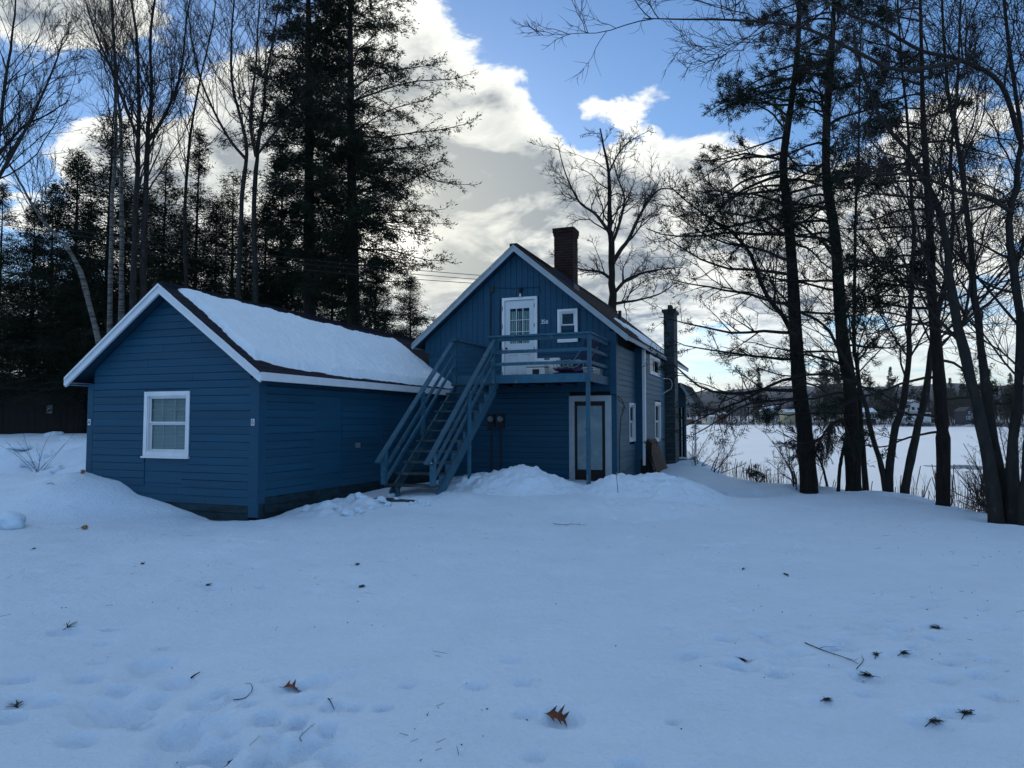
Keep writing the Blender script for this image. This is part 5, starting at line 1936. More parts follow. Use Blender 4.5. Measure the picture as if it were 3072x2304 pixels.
rs = np.random.RandomState(61)
br = pbr(rs, 46, 0.42, 0.99, 0.8, 3.4, 0.12, 180)
br += [(0.205, 176, 3.9, 0.05), (0.19, 186, 3.2, -0.02), (0.23, 170, 3.4, 0.08), (0.26, 182, 3.0, 0.06), (0.30, 174, 3.4, 0.16), (0.34, 188, 3.2, 0.10), (0.38, 176, 3.3, 0.18), (0.27, 12, 2.2, 0.05), (0.33, -15, 2.4, 0.1), (0.22, 20, 2.0, 0.0), (0.40, 200, 3.0, 0.2), (0.44, 170, 3.6, 0.2)]
pine('pine_tree', stem_px(A_, 16.9), 0.205, 62, br, 'white pine with long low branches reaching towards the block chimney', ntw=11, ntuft=5, nneedle=9, extra=0.60)
rs = np.random.RandomState(63)
br = pbr(rs, 52, 0.34, 0.99, 0.8, 3.0, 0.15, 180) + [(0.14, 175, 2.2, 0.05), (0.18, 190, 2.6, -0.05), (0.20, 10, 2.0, 0.1), (0.24, 170, 2.6, 0.1), (0.28, 0, 2.4, 0.1), (0.22, 185, 2.4, 0.02)]
pine('pine_tree', stem_px(B_, 16.7), 0.195, 64, br, 'straight dark pine with a broken arching dead branch low on its trunk', ntw=11, ntuft=5, nneedle=9, extra=0.60)
rs = np.random.RandomState(65)
br = pbr(rs, 44, 0.36, 0.99, 0.7, 2.6, 0.15, 180) + [(0.15, 170, 1.8, 0.1), (0.19, 190, 2.2, 0.05), (0.23, 10, 1.8, 0.12), (0.27, 175, 2.2, 0.1), (0.3, 20, 2.0, 0.05)]
pine('pine_tree', stem_px(E_, 13.6), 0.135, 66, br, 'dark pine with slightly kinked trunk standing before the open ice', ntw=11, ntuft=6, nneedle=9, extra=0.5)

bare_tree('maple_tree', 'slanting bare tree behind the white pine leaning over towards the oak',
          [(stem_px([(2446, 1460), (2420, 1250), (2392, 1100), (2363, 971), (2298, 884), (2254, 770), (2200, 700), (2140, 660), (2079, 621), (2010, 560)], 17.6), 0.09, 0.014)], 71, BARK, 1.2, nlimb=26, t0=0.30, limb_len=(0.2, 0.44), up=0.45)
bare_tree('maple_tree', 'forked bare maple with a burl at its foot on the bank',
          [(stem_px([(2664, 1480), (2668, 1420), (2677, 1351), (2691, 1270), (2715, 1188), (2726, 1080), (2729, 971), (2737, 808), (2742, 700), (2730, 520), (2720, 330), (2700, 120), (2690, -120)], 16.1), 0.105, 0.016),
           (stem_px([(2660, 1470), (2648, 1410), (2629, 1351), (2602, 1243), (2574, 1150), (2526, 1069), (2488, 993), (2440, 955), (2390, 930), (2330, 870), (2290, 800)], 16.2, -0.6), 0.07, 0.014)], 72, BARKG, 1.15, nlimb=24, t0=0.33, limb_len=(0.2, 0.44), up=0.35, wander=0.34)
bare_tree('maple_tree', 'leaning bare maple with knobbly lower trunk next to the forked one',
          [(stem_px([(2710, 1486), (2722, 1420), (2737, 1351), (2753, 1286), (2775, 1188), (2791, 1080), (2802, 998), (2824, 890), (2850, 780), (2860, 640), (2850, 480), (2870, 280), (2880, 60), (2890, -150)], 15.7), 0.105, 0.016)], 73, BARKG, 1.2, nlimb=26, t0=0.38, limb_len=(0.2, 0.44), up=0.35, wander=0.34)
bare_tree('maple_tree', 'large bare maple with two close parallel stems at the lawn edge',
          [(stem_px([(2992, 1575), (2975, 1450), (2960, 1351), (2932, 1215), (2895, 1053), (2851, 863), (2839, 723), (2803, 603), (2740, 480), (2660, 380), (2600, 250), (2560, 100)], 11.3, 0.6), 0.118, 0.018),
           (stem_px([(3010, 1578), (3000, 1450), (2987, 1351), (2960, 1188), (2943, 1026), (2922, 863), (2911, 723), (2890, 560), (2875, 440), (2850, 300), (2830, 100), (2820, -120)], 11.5, 0.4), 0.095, 0.016)], 74, BARKG, 1.25, nlimb=28, t0=0.36, limb_len=(0.18, 0.40), up=0.25, wander=0.34, twig_r=0.005)
bare_tree('maple_tree', 'pale lichen-spotted bare maple with one long limb stretched over the lawn',
          [(stem_px([(3038, 1580), (3034, 1450), (3036, 1351), (3055, 1188), (3063, 1026), (3046, 836), (3026, 693), (3045, 560), (3062, 422), (3045, 260), (3020, 60), (2990, -160)], 11.3), 0.10, 0.018)], 75, BARKG, 1.25, nlimb=22, t0=0.36, limb_len=(0.18, 0.40), up=0.3, wander=0.34, twig_r=0.005,
          limbs=[(stem_px([(3060, 420), (3000, 250), (2880, 180), (2760, 150), (2640, 80), (2540, 40), (2440, -20)], 11.2, -1.2, 0), 0.042, 0.012), (stem_px([(3040, 640), (2960, 590), (2880, 575), (2760, 530), (2640, 520), (2520, 530)], 11.2, -0.8, 0), 0.036, 0.010),
                 (stem_px([(2880, 185), (2700, 210), (2560, 150), (2400, 80), (2200, 60), (2050, 58), (1930, 55)], 10.6, -1.5, 0), 0.035, 0.006)])
bare_tree('maple_tree', 'bare grey stem rising between the lawn edge and the red stems',
          [(stem_px([(3058, 1590), (3075, 1450), (3085, 1300), (3095, 1100), (3110, 800), (3100, 400), (3080, 100), (3060, -150)], 11.0), 0.08, 0.014)], 76, BARKG, 1.1, nlimb=24, t0=0.30, limb_len=(0.2, 0.4), up=0.25, wander=0.34, twig_r=0.005)
bare_tree('maple_tree', 'thin bare stem standing between the two darkest pines',
          [(stem_px([(2600, 1480), (2585, 1300), (2572, 1100), (2562, 1000), (2567, 663), (2575, 450), (2580, 200), (2590, -100)], 18.2), 0.075, 0.012)], 77, BARK, 1.15, nlimb=30, t0=0.25, limb_len=(0.12, 0.28), up=0.4)
bare_tree('dead_branch', 'broken dead branch arching with hanging twigs beside a dark pine trunk',
          [(stem_px([(2548, 1340), (2540, 1290), (2520, 1262), (2490, 1275), (2465, 1310), (2420, 1330), (2370, 1322)], 16.3, -0.4, 0), 0.035, 0.01)], 78, BARK, 1.3, nlimb=26, t0=0.15, limb_len=(0.30, 0.6), up=-0.9, droop=0.35, cat='branch')
bare_tree('sapling', 'short crooked sapling leaning against the straight dark pine',
          [(stem_px([(2512, 1465), (2520, 1400), (2532, 1340), (2540, 1290)], 16.4), 0.045, 0.03)], 79, BARK, 0.8, nlimb=6, t0=0.5, limb_len=(0.3, 0.6), up=0.2, levels=2)
bare_tree('sapling', 'thin sapling slanting away from the foot of the white pine',
          [(stem_px([(2490, 1465), (2470, 1410), (2445, 1360), (2400, 1330), (2330, 1290)], 17.8), 0.035, 0.01)], 80, BARK, 1.0, nlimb=16, t0=0.2, limb_len=(0.3, 0.6), up=0.1)

# shrubs on the bank
for (lab, base, tips, d_, seed, nm) in (
    ('bare arching shrub on the bank beside the lakeside porch', (2090, 1430), [(2110, 1330), (2130, 1300), (2160, 1340), (2080, 1300)], 21.5, 81, 4),
    ('wide bare shrub with curved stems between the porch and the small pine', (2130, 1440), [(2190, 1300), (2220, 1290), (2240, 1390), (2160, 1330), (2200, 1350)], 20.5, 82, 5),
    ('bare fan-shaped shrub at the left foot of the white pine', (2395, 1470), [(2290, 1290), (2330, 1330), (2350, 1300), (2300, 1380), (2370, 1340)], 17.4, 83, 5),
    ('brushy bare shrub leaning over the reeds by the twin-stemmed maple', (2985, 1560), [(2860, 1400), (2880, 1440), (2900, 1380), (2850, 1470), (2920, 1370), (2890, 1330), (2940, 1350), (2870, 1500)], 12.6, 84, 8),
    ('tall bare brush growing behind the lichen-spotted maple', (3060, 1550), [(3000, 1150), (3050, 1100), (3080, 1200), (2990, 1250), (3090, 1080)], 13.2, 85, 5)):
    st = []
    rs_ = np.random.RandomState(seed)
    for (tx, ty) in tips:
        b = (base[0] + rs_.uniform(-12, 12), base[1])
        mx, my = (b[0] * 0.55 + tx * 0.45 + rs_.uniform(-12, 12), b[1] * 0.45 + ty * 0.55)
        st.append((stem_px([b, ((b[0] * 2 + mx) / 3 + rs_.uniform(-6, 6), (b[1] + my) / 2), (mx, my), (tx, ty)], d_ + rs_.uniform(-.3, .3), rs_.uniform(-0.5, 0.5)), 0.018, 0.005))
    bare_tree('shrub', lab, st, seed, TWIG, 0.65, twig_r=0.0022, nlimb=9, t0=0.25, limb_len=(0.25, 0.5), up=0.3, cat='shrub')

# small pine seedling on the bank
rs = np.random.RandomState(90)
br = [(0.1 + 0.8 * k / 14, rs.uniform(0, 360), 0.5 * (1 - 0.5 * k / 14), 0.8) for k in range(15)]
pine('pine_seedling', [P(2272, 1470, 18.3), P(2271, 1440, 18.3), P(2271, 1410, 18.3)], 0.02, 91, br, 'small pine seedling with upswept shoots at the edge of the bank', ntw=2, ntuft=1, nneedle=7, nlen=0.08)

# reeds and cattails along the ice
def reeds(name, n, region, hgt, m, seed, label, cat):
    rs = np.random.RandomState(seed)
    out = []
    y = rs.uniform(region[0], region[1], n)
    x = np.interp(y, SHORE_Y, SHORE_X) + rs.uniform(region[2], region[3], n) ** 1.0
    z = np.maximum(ground_z(x, y, False), LAKE_Z) - 0.05
    h = rs.uniform(hgt[0], hgt[1], n)
    k = 4
    d = norm(np.stack([rs.normal(size=n) * 0.10, rs.normal(size=n) * 0.10, np.ones(n)], -1))
    Q = np.empty((n, k, 3))
    Q[:, 0] = np.stack([x, y, z], -1)
    for s in range(1, k):
        d = norm(d + rs.normal(size=(n, 3)) * 0.07)
        Q[:, s] = Q[:, s - 1] + d * (h / (k - 1))[:, None]
    R_ = np.repeat(np.array([[0.006, 0.0055, 0.004, 0.002]]), n, 0)
    heads = rs.rand(n) < 0.35
    R_[heads] = np.array([0.005, 0.005, 0.012, 0.010])
    V, F = tubes(Q, R_, 3)
    o = link(name, np_mesh(name, V, F), m)
    tag(o, label, cat, kind='stuff')
    return o


reeds('reeds', 900, (10.2, 17.5, 1.0, 3.6), (0.7, 1.35), REED, 95, 'dry brown reeds and cattails standing along the ice edge', 'reeds')
reeds('reeds', 260, (17.5, 27, 0.6, 2.6), (0.5, 0.95), REED, 96, 'sparse short cattails along the ice beyond the small pine', 'reeds')
reeds('red_stems', 420, (9.0, 11.6, 0.2, 1.6), (0.5, 1.2), REDSTEM, 97, 'thicket of thin reddish stems behind the lichen-spotted maple', 'stems')
#ENDTREES

# ------------------------------------------------------------------ the far shore
def ds(px):
    return float(np.interp(px, [1000, 1500, 2060, 2400, 2650, 2900, 3200, 3600], [700, 600, 500, 380, 310, 290, 280, 270]))


pxs = np.arange(900, 3700, 25)
rows = [(0.0, -0.5), (6.0, 0.55), (30, 1.6), (80, 3.2), (200, 6.0), (420, 9.0)]
V = []
for (dd_, hz) in rows:
    for px in pxs:
        d_ = ds(px) + dd_ + 6 * math.sin(px * 0.021) * (1 if dd_ < 10 else 0)
        x_ = (px - CXP) / FPX * d_
        V.append((x_, d_, LAKE_Z + hz + 0.3 * math.sin(px * 0.05)))
V = np.array(V)
n_ = len(pxs)
i_ = np.arange(n_ - 1)[None, :] + n_ * np.arange(len(rows) - 1)[:, None]
F = np.stack([i_, i_ + 1, i_ + n_ + 1, i_ + n_], -1).reshape(-1, 4)
o = link('far_shore', np_mesh('far_shore', V, F, True), mat('far_shore_snow', (0.16, 0.17, 0.18), 0.9, 0.3, 0.05, color2=(0.55, 0.60, 0.66)))
o['kind'] = 'structure'

# wooded hills
for (nm, d0, prof, seed) in (('hill', 1700, [(-3000, 1195), (900, 1180), (1500, 1175), (2060, 1172), (2250, 1166), (2420, 1170), (2560, 1166), (2700, 1152), (2900, 1148), (3072, 1156), (4200, 1190)], 3),
                             ('hill', 3000, [(-3000, 1205), (1500, 1190), (2060, 1180), (2300, 1160), (2500, 1156), (2700, 1165), (3072, 1170), (4200, 1195)], 7)):
    hx = np.linspace(-2600, 4200, 260)
    pr = np.array(prof, float)
    top = np.interp(hx, pr[:, 0], pr[:, 1]) + 3.5 * fbm(hx * 0.02 + seed, hx * 0 + seed, 4) * 2
    V = []
    for (dd_, hf) in ((-500, 0.0), (-300, 0.35), (-150, 0.75), (0, 1.0), (200, 0.9)):
        for a, b in zip(hx, top):
            d_ = d0 + dd_
            H_ = (1264 - b) / FPX * d0
            V.append(((a - CXP) / FPX * d_, d_, LAKE_Z + H_ * hf + (0 if hf in (0, 1) else 3 * math.sin(a * 0.06 + dd_))))
    V = np.array(V)
    n_ = len(hx)
    i_ = np.arange(n_ - 1)[None, :] + n_ * np.arange(4)[:, None]
    F = np.stack([i_, i_ + 1, i_ + n_ + 1, i_ + n_], -1).reshape(-1, 4)
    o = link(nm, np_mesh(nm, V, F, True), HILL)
    o['kind'] = 'structure'


def far_z(px, back):
    return LAKE_Z + float(np.interp(back, [r_[0] for r_ in rows], [r_[1] for r_ in rows]))


# bare far woods: one mass
rs = np.random.RandomState(120)
n_ = 560
px = rs.uniform(1950, 3300, n_)
back = rs.uniform(14, 190, n_)
d_ = np.array([ds(p_) for p_ in px]) + back
x_ = (px - CXP) / FPX * d_
z_ = np.array([far_z(p_, b_) for p_, b_ in zip(px, back)])
h_ = rs.uniform(9, 17, n_) * np.interp(px, [2000, 2500, 3100], [0.9, 1.0, 1.15])
Q = np.empty((n_, 5, 3))
Q[:, 0] = np.stack([x_, d_, z_ - 0.5], -1)
dr = norm(np.stack([rs.normal(size=n_) * 0.06, rs.normal(size=n_) * 0.06, np.ones(n_)], -1))
for s_ in range(1, 5):
    dr = norm(dr + rs.normal(size=(n_, 3)) * 0.06)
    Q[:, s_] = Q[:, s_ - 1] + dr * (h_ / 4)[:, None]
R0 = np.linspace(0.26, 0.07, 5)[None] * np.ones((n_, 1))
L1, R1 = spawn(Q, R0, 12, 0.2, 0.98, 0.2, 0.45, (25, 55), 4, rs, 0.5, 0.6, 0.2, 0.5, rmin=0.055)
L2, R2 = spawn(L1, R1, 6, 0.1, 1.0, 0.3, 0.6, (25, 55), 3, rs, 0.6, 0.3, 0.2, 0.4, rmin=0.04)
V, F = join([tubes(Q, R0, 4), tubes(L1, R1, 3), tubes(L2, R2, 3)])
o = link('far_woods', np_mesh('far_woods', V, F), FARTWIG)
tag(o, 'bare brown woods along the far shore of the lake', 'woods', kind='stuff')
# low brush along the far waterline
n_ = 1500
px = rs.uniform(1950, 3300, n_)
px = px[(px < 2110) | (px > 2150)]
n_ = len(px)
back = rs.uniform(2, 12, n_)
d_ = np.array([ds(p_) for p_ in px]) + back
Q = np.empty((n_, 3, 3))
Q[:, 0] = np.stack([(px - CXP) / FPX * d_, d_, np.full(n_, LAKE_Z + 0.1)], -1)
dr = norm(np.stack([rs.normal(size=n_) * 0.6, rs.normal(size=n_) * 0.5, np.ones(n_)], -1))
for s_ in (1, 2):
    dr = norm(dr + rs.normal(size=(n_, 3)) * 0.3)
    Q[:, s_] = Q[:, s_ - 1] + dr * rs.uniform(0.5, 1.3, n_)[:, None]
L1, R1 = spawn(Q, np.full((n_, 3), 0.05), 4, 0.2, 1.0, 0.4, 0.8, (25, 60), 3, rs, 0.8, 0.1, 0.3, 0.3, rmin=0.03)
V, F = join([tubes(Q, np.full((n_, 3), 0.06), 3), tubes(L1, R1, 3)])
o = link('far_brush', np_mesh('far_brush', V, F), mat('far_brush', (0.030, 0.026, 0.026), 0.9, 0.3, 0.2))
tag(o, 'low dark brush along the waterline of the far shore', 'brush', kind='stuff')

FAR_CONIFERS = [(2275, 1100, 40, 2, 0.75, 'loose far pine rising over the pale green house'), (2470, 1068, 30, 0, 1.15, 'broad dark spruce, tallest of the far shore'), (2510, 1095, 55, 1, 0.9, 'dark spruce half hidden behind the broad tallest one'),
                (2670, 1100, 60, 2, 0.8, 'far pine with open crown left of the white house'), (2850, 1135, 35, 0, 0.9, 'dark far conifer between the white house and the dark blue house'), (2885, 1150, 60, 1, 0.9, 'shorter far conifer behind the dark blue house'),
                (2965, 1105, 70, 2, 0.9, 'far pine rising over the dark blue house roof'), (2640, 1165, 45, 1, 0.8, 'low far conifer beside the brown lake cottage'), (2415, 1190, 25, 1, 0.7, 'low bushy far conifer beside the yellow cottage'), (3030, 1120, 60, 0, 0.9, 'far conifer standing apart beyond the dark blue house')]
far_protos = []
for (sd, H, w) in ((141, 13.0, 3.3), (142, 11.0, 3.2), (143, 14.0, 2.9)):
    def rfun2(z, H=H, w=w):
        return w * (0.05 + 0.95 * (1 - min(1.0, z / H) ** 1.2))
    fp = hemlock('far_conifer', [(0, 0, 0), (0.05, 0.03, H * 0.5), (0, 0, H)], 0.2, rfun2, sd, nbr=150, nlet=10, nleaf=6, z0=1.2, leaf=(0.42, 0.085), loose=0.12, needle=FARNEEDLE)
    far_protos.append([fp, False])
for (px_, py_, bk, fm, wf, lab) in FAR_CONIFERS:
    d_ = ds(px_) + bk
    top = P(px_, py_, d_)
    zb = far_z(px_, bk)
    sc = (top[2] - zb) / (13.0, 11.0, 14.0)[fm]
    if far_protos[fm][1]:
        o = copy_tree(far_protos[fm][0], (0, 0, 0), 0, (1, 1, 1))
    else:
        o = far_protos[fm][0]
        far_protos[fm][1] = True
    o.location = (top[0], d_, zb - 0.2)
    o.rotation_euler = (0, 0, rw.uniform(0, 6.28))
    o.scale = (sc * wf, sc * wf, sc)
    tag(o, lab, 'tree')


def far_house(label, px0, px1, y_top, y_bot, roof_px, bk, wall, roofm, axis='x', wins=(), name='cottage', depth_m=7.0, trim=None, porch=None):
    """small house across the lake; pixel extents give its size at its own distance"""
    pc_ = (px0 + px1) / 2
    d_ = ds(pc_) + bk
    m_px = d_ / FPX
    W = (px1 - px0) * m_px
    Hh = (y_bot - y_top) * m_px
    Rh = roof_px * m_px
    zb = EYE + (1264 - y_bot) * m_px
    root = empty(name, ((pc_ - CXP) * m_px, d_, zb))
    tag(root, label, 'house')
    box('wall', wall, root, -W / 2, W / 2, 0, depth_m, -1.2, Hh)
    ov = 0.35
    if axis == 'x':                    # ridge along the front
        for sg, nm in ((0, 'a'), (1, 'b')):
            mb_ = MB()
            y0_, y1_ = (-ov, depth_m / 2) if sg == 0 else (depth_m + ov, depth_m / 2)
            mb_.prism([(-W / 2 - ov, y0_, Hh - 0.15), (-W / 2 - ov, y1_, Hh + Rh), (-W / 2 - ov, y1_, Hh + Rh + 0.15), (-W / 2 - ov, y0_, Hh + 0.05)], (W + 2 * ov, 0, 0))
            link('roof', mb_, roofm, root)
    else:                              # gable to the lake
        mb_ = MB()
        mb_.prism([(-W / 2, 0.0, Hh + 0.001), (W / 2, 0.0, Hh + 0.001), (0, 0.0, Hh + Rh)], (0, depth_m, 0))
        link('gable', mb_, wall, root)
        for sg in (-1, 1):
            mb_ = MB()
            mb_.prism([(0, -ov, Hh + Rh + 0.02), (sg * (W / 2 + ov), -ov, Hh - 0.12), (sg * (W / 2 + ov), -ov, Hh + 0.06), (0, -ov, Hh + Rh + 0.22)], (0, depth_m + 2 * ov, 0))
            link('roof', mb_, roofm, root)
    for (wx0, wx1, wy0, wy1) in wins:
        a, b = (wx0 - pc_) * m_px, (wx1 - pc_) * m_px
        c_, e_ = (y_bot - wy1) * m_px, (y_bot - wy0) * m_px
        w_ = box('window', trim or WHITE, root, a, b, -0.06, 0.0, c_, e_)
        box('pane', BLACK, w_, a + 0.12, b - 0.12, -0.09, -0.061, c_ + 0.12, e_ - 0.12)
    if porch:
        (qx0, qx1, qy0, qy1, pm) = porch
        a, b = (qx0 - pc_) * m_px, (qx1 - pc_) * m_px
        c_, e_ = (y_bot - qy1) * m_px, (y_bot - qy0) * m_px
        pr_ = box('porch', pm, root, a, b, -2.4, -0.1, c_, c_ + 0.3)
        nn = max(3, int((b - a) / 0.9))
        for q_ in range(nn):
            u = a + (b - a) * q_ / (nn - 1)
            box('porch_post', WHITE, pr_, u - 0.05, u + 0.05, -2.4, -2.3, c_ + 0.3, e_)
        box('porch_roof', roofm, pr_, a - 0.2, b + 0.2, -2.6, -0.1, e_, e_ + 0.15)
    return root


W_WHITE = mat('far_white_wall', (0.55, 0.58, 0.60), 0.8, 0.06)
W_GREEN = mat('far_pale_green_wall', (0.16, 0.21, 0.20), 0.8, 0.1)
W_YEL = mat('far_yellow_wall', (0.34, 0.32, 0.20), 0.8, 0.1)
W_BEIGE = mat('far_beige_wall', (0.34, 0.34, 0.29), 0.8, 0.1)
W_BROWN = mat('far_brown_wall', (0.020, 0.015, 0.014), 0.8, 0.2)
W_NAVY = mat('far_navy_wall', (0.022, 0.030, 0.045), 0.8, 0.2)
W_RED = mat('far_red_wall', (0.16, 0.045, 0.035), 0.8, 0.2)
R_SNOW = mat('far_snow_roof', (0.66, 0.72, 0.80), 0.8, 0.1)
R_DARK = mat('far_dark_roof', (0.03, 0.03, 0.035), 0.8, 0.2)
far_house('white lake house with a row of veranda windows and upper gable', 2704, 2792, 1236, 1263, 0, 12, W_WHITE, R_DARK, 'x', [(2726, 2740, 1239, 1249), (2742, 2752, 1239, 1249), (2762, 2770, 1239, 1249), (2771, 2779, 1239, 1249), (2780, 2789, 1239, 1249), (2722, 2731, 1253, 1262)])
far_house('white upper storey with gable set back above the veranda house', 2718, 2768, 1214, 1240, 14, 24, W_WHITE, R_SNOW, 'y', [(2734, 2744, 1220, 1231), (2750, 2758, 1222, 1231)])
far_house('dark brown barn beside the white veranda house', 2786, 2812, 1232, 1264, 12, 26, W_BROWN, R_DARK, 'y', [(2795, 2801, 1248, 1255)])
far_house('dark brown lake cottage with snowy roof edge and white railed porch', 2574, 2626, 1236, 1268, 12, 14, W_BROWN, R_SNOW, 'x', [(2583, 2592, 1241, 1252), (2602, 2614, 1241, 1252)], porch=(2572, 2622, 1240, 1256, R_SNOW))
far_house('small dark boathouse with a white roof edge by the broad spruce', 2522, 2542, 1238, 1262, 0, 8, W_BROWN, R_SNOW, 'x', [(2526, 2533, 1245, 1253)])
far_house('pale green two-storey lake house with white gable and snowy roof', 2290, 2322, 1232, 1262, 9, 18, W_GREEN, R_SNOW, 'y', [(2294, 2300, 1238, 1246), (2304, 2310, 1238, 1246), (2294, 2300, 1250, 1258), (2306, 2312, 1250, 1258)])
far_house('long snowy-roofed wing behind the pale green lake house', 2296, 2340, 1224, 1250, 8, 34, W_GREEN, R_SNOW, 'x', [(2326, 2332, 1230, 1238)])
far_house('yellow lake cottage behind the low bushy conifer', 2352, 2396, 1236, 1262, 8, 18, W_YEL, R_SNOW, 'x', [(2360, 2366, 1242, 1250), (2372, 2378, 1242, 1250), (2386, 2392, 1242, 1250)])
far_house('small beige cottage with dark windows near the red building', 2128, 2150, 1249, 1267, 3, 12, W_BEIGE, R_SNOW, 'x', [(2131, 2137, 1253, 1258), (2141, 2147, 1253, 1258), (2138, 2142, 1259, 1267)])
far_house('brick red building with snowy roof near the beige cottage', 2156, 2180, 1243, 1268, 6, 26, W_RED, R_SNOW, 'x', [(2160, 2165, 1252, 1258), (2171, 2176, 1252, 1258)])
far_house('dark blue house with paired white windows under far conifers', 2893, 2924, 1234, 1264, 12, 14, W_NAVY, R_DARK, 'y', [(2898, 2904, 1248, 1258), (2906, 2911, 1248, 1258), (2905, 2909, 1234, 1242), (2914, 2919, 1240, 1254)])
# reddish hedge beside the porch on the far shore
n_ = 500
px = rs.uniform(2056, 2098, n_)
d_ = ds(2075) + rs.uniform(4, 9, n_)
Q = np.empty((n_, 3, 3))
Q[:, 0] = np.stack([(px - CXP) / FPX * d_, d_, np.full(n_, LAKE_Z + 0.3)], -1)
dr = norm(np.stack([rs.normal(size=n_) * 0.4, rs.normal(size=n_) * 0.4, np.ones(n_)], -1))
for s_ in (1, 2):
    dr = norm(dr + rs.normal(size=(n_, 3)) * 0.3)
    Q[:, s_] = Q[:, s_ - 1] + dr * rs.uniform(1.0, 2.2, n_)[:, None]
V, F = tubes(Q, np.full((n_, 3), 0.11), 3)
o = link('far_hedge', np_mesh('far_hedge', V, F), mat('far_red_hedge', (0.16, 0.075, 0.06), 0.9, 0.3, 0.3))
tag(o, 'reddish brown hedge on the far shore left of the beige cottage', 'hedge')

# ------------------------------------------------------------------ small things on the snow


def on_snow(px, py):
    z_ = 0.0
    p_ = onz(px, py, z_)
    for _ in range(12):
        z_ = 0.5 * z_ + 0.5 * gz(p_[0], p_[1])
        p_ = onz(px, py, z_)
    return np.array([p_[0], p_[1], gz(p_[0], p_[1])])


def tuft(px, py, s, seed):
    rs_ = np.random.RandomState(seed)
    p_ = on_snow(px, py)
    n_ = rs_.randint(16, 40)
    az = rs_.normal(rs_.uniform(-0.5, 3.6), rs_.uniform(0.3, 0.8), n_)
    el = rs_.uniform(0.0, 0.4, n_)
    L_ = rs_.uniform(0.035, 0.08, n_) * (0.45 + 0.5 * s) * rs_.uniform(0.75, 1.15)
    Q = np.empty((n_, 3, 3))
    Q[:, 0] = rs_.normal(size=(n_, 3)) * 0.004 + np.array([0, 0, 0.004])
    dr = np.stack([np.cos(az) * np.cos(el), np.sin(az) * np.cos(el), np.sin(el)], -1)
    Q[:, 1] = Q[:, 0] + dr * (L_ * 0.5)[:, None]
    Q[:, 2] = Q[:, 1] + norm(dr + np.array([0, 0, -0.15])) * (L_ * 0.5)[:, None]
    V, F = tubes(Q, np.repeat([[0.0022, 0.0019, 0.0011]], n_, 0), 3)
    p_ = p_ + np.array([0, 0, 0.010])
    root = empty('pine_tuft', tuple(p_))
    link('needles', np_mesh('needles', V, F), mat('fallen_needles', (0.020, 0.032, 0.022), 0.8, 0.4, 20.0), root)
    link('twig', MB().tube([(0, 0, 0.003), (0.02 * math.cos(az[0] + 3), 0.02 * math.sin(az[0] + 3), -0.006), (0.05 * math.cos(az[0] + 3), 0.05 * math.sin(az[0] + 3), -0.024)], 0.0025, 5), TWIG, root)
    tag(root, 'tuft of green pine needles lying in its own melt hollow in the snow', 'pine tuft', 'pine tufts fallen on the snow')


for k, (x_, y_, s_) in enumerate(TUFTS):
    tuft(x_, y_, s_, 200 + k)


def oak_leaf(px, py, rz, tilt, curl, label, size=0.11):
    p_ = on_snow(px, py)
    outline = []
    lobes = [(0.0, 0.02), (0.12, 0.10), (0.22, 0.34), (0.30, 0.14), (0.42, 0.12), (0.52, 0.42), (0.60, 0.15), (0.70, 0.12), (0.80, 0.30), (0.86, 0.10), (1.0, 0.0)]
    rows_ = []
    for (t, w) in lobes:
        rows_.append((t, w))
    V, F = [], []
    for (t, w) in rows_:
        for q in (-1, -0.5, 0, 0.5, 1):
            x_, y_ = (t + 0.10 * abs(q) * (w > 0.2)) * size, q * w * size
            V.append((x_, y_, curl * (y_ ** 2) / size * 2.2 + 0.02 * math.sin(t * 5) * curl))
    for i in range(len(rows_) - 1):
        for q in range(4):
            F.append((i * 5 + q, i * 5 + q + 1, (i + 1) * 5 + q + 1, (i + 1) * 5 + q))
    root = empty('oak_leaf', (p_[0], p_[1], p_[2] + 0.012), rz)
    mb_ = MB()
    mb_.add(V, F)
    bl = link('blade', mb_, LEAF, root)
    bl.rotation_euler = (tilt, 0.25, 0)
    sd = bl.modifiers.new('thickness', 'SOLIDIFY')
    sd.thickness = 0.0012
    link('stalk', MB().tube([(0, 0, 0.0), (-0.02, 0.004, 0.004), (-0.045, 0.002, 0.012)], 0.0012, 5), TWIG, root)
    tag(root, label, 'leaf')


oak_leaf(1640, 2146, 0.0, 0.95, 1.0, 'brown oak leaf standing half upright with points up in a melt hollow', 0.135)
oak_leaf(850, 2068, 0.5, 0.25, 0.6, 'brown oak leaf with drooping lobes lying on the snow beside twigs', 0.12)


def twig(pts, r, label, nside=3, seed=1):
    rs_ = np.random.RandomState(seed)
    W = []
    for (x_, y_) in pts:
        p_ = on_snow(x_, y_)
        W.append(p_ + np.array([0, 0, r * 1.3 + 0.004]))
    base = W[0]
    Pn = catmull(np.array(W) - base, 12)
    root = empty('twig', tuple(base))
    R_ = np.linspace(r, r * 0.4, 12)
    link('stem', np_mesh('stem', *tubes(Pn[None], R_[None], 6)), TWIG, root)
    if nside:
        L_, RR = spawn(Pn[None], R_[None], nside, 0.2, 0.9, 0.15, 0.35, (25, 50), 4, rs_, 0.6, 0.1, 0.2)
        link('side_twigs', np_mesh('side_twigs', *tubes(L_, RR, 4)), TWIG, root)
    tag(root, label, 'twig')


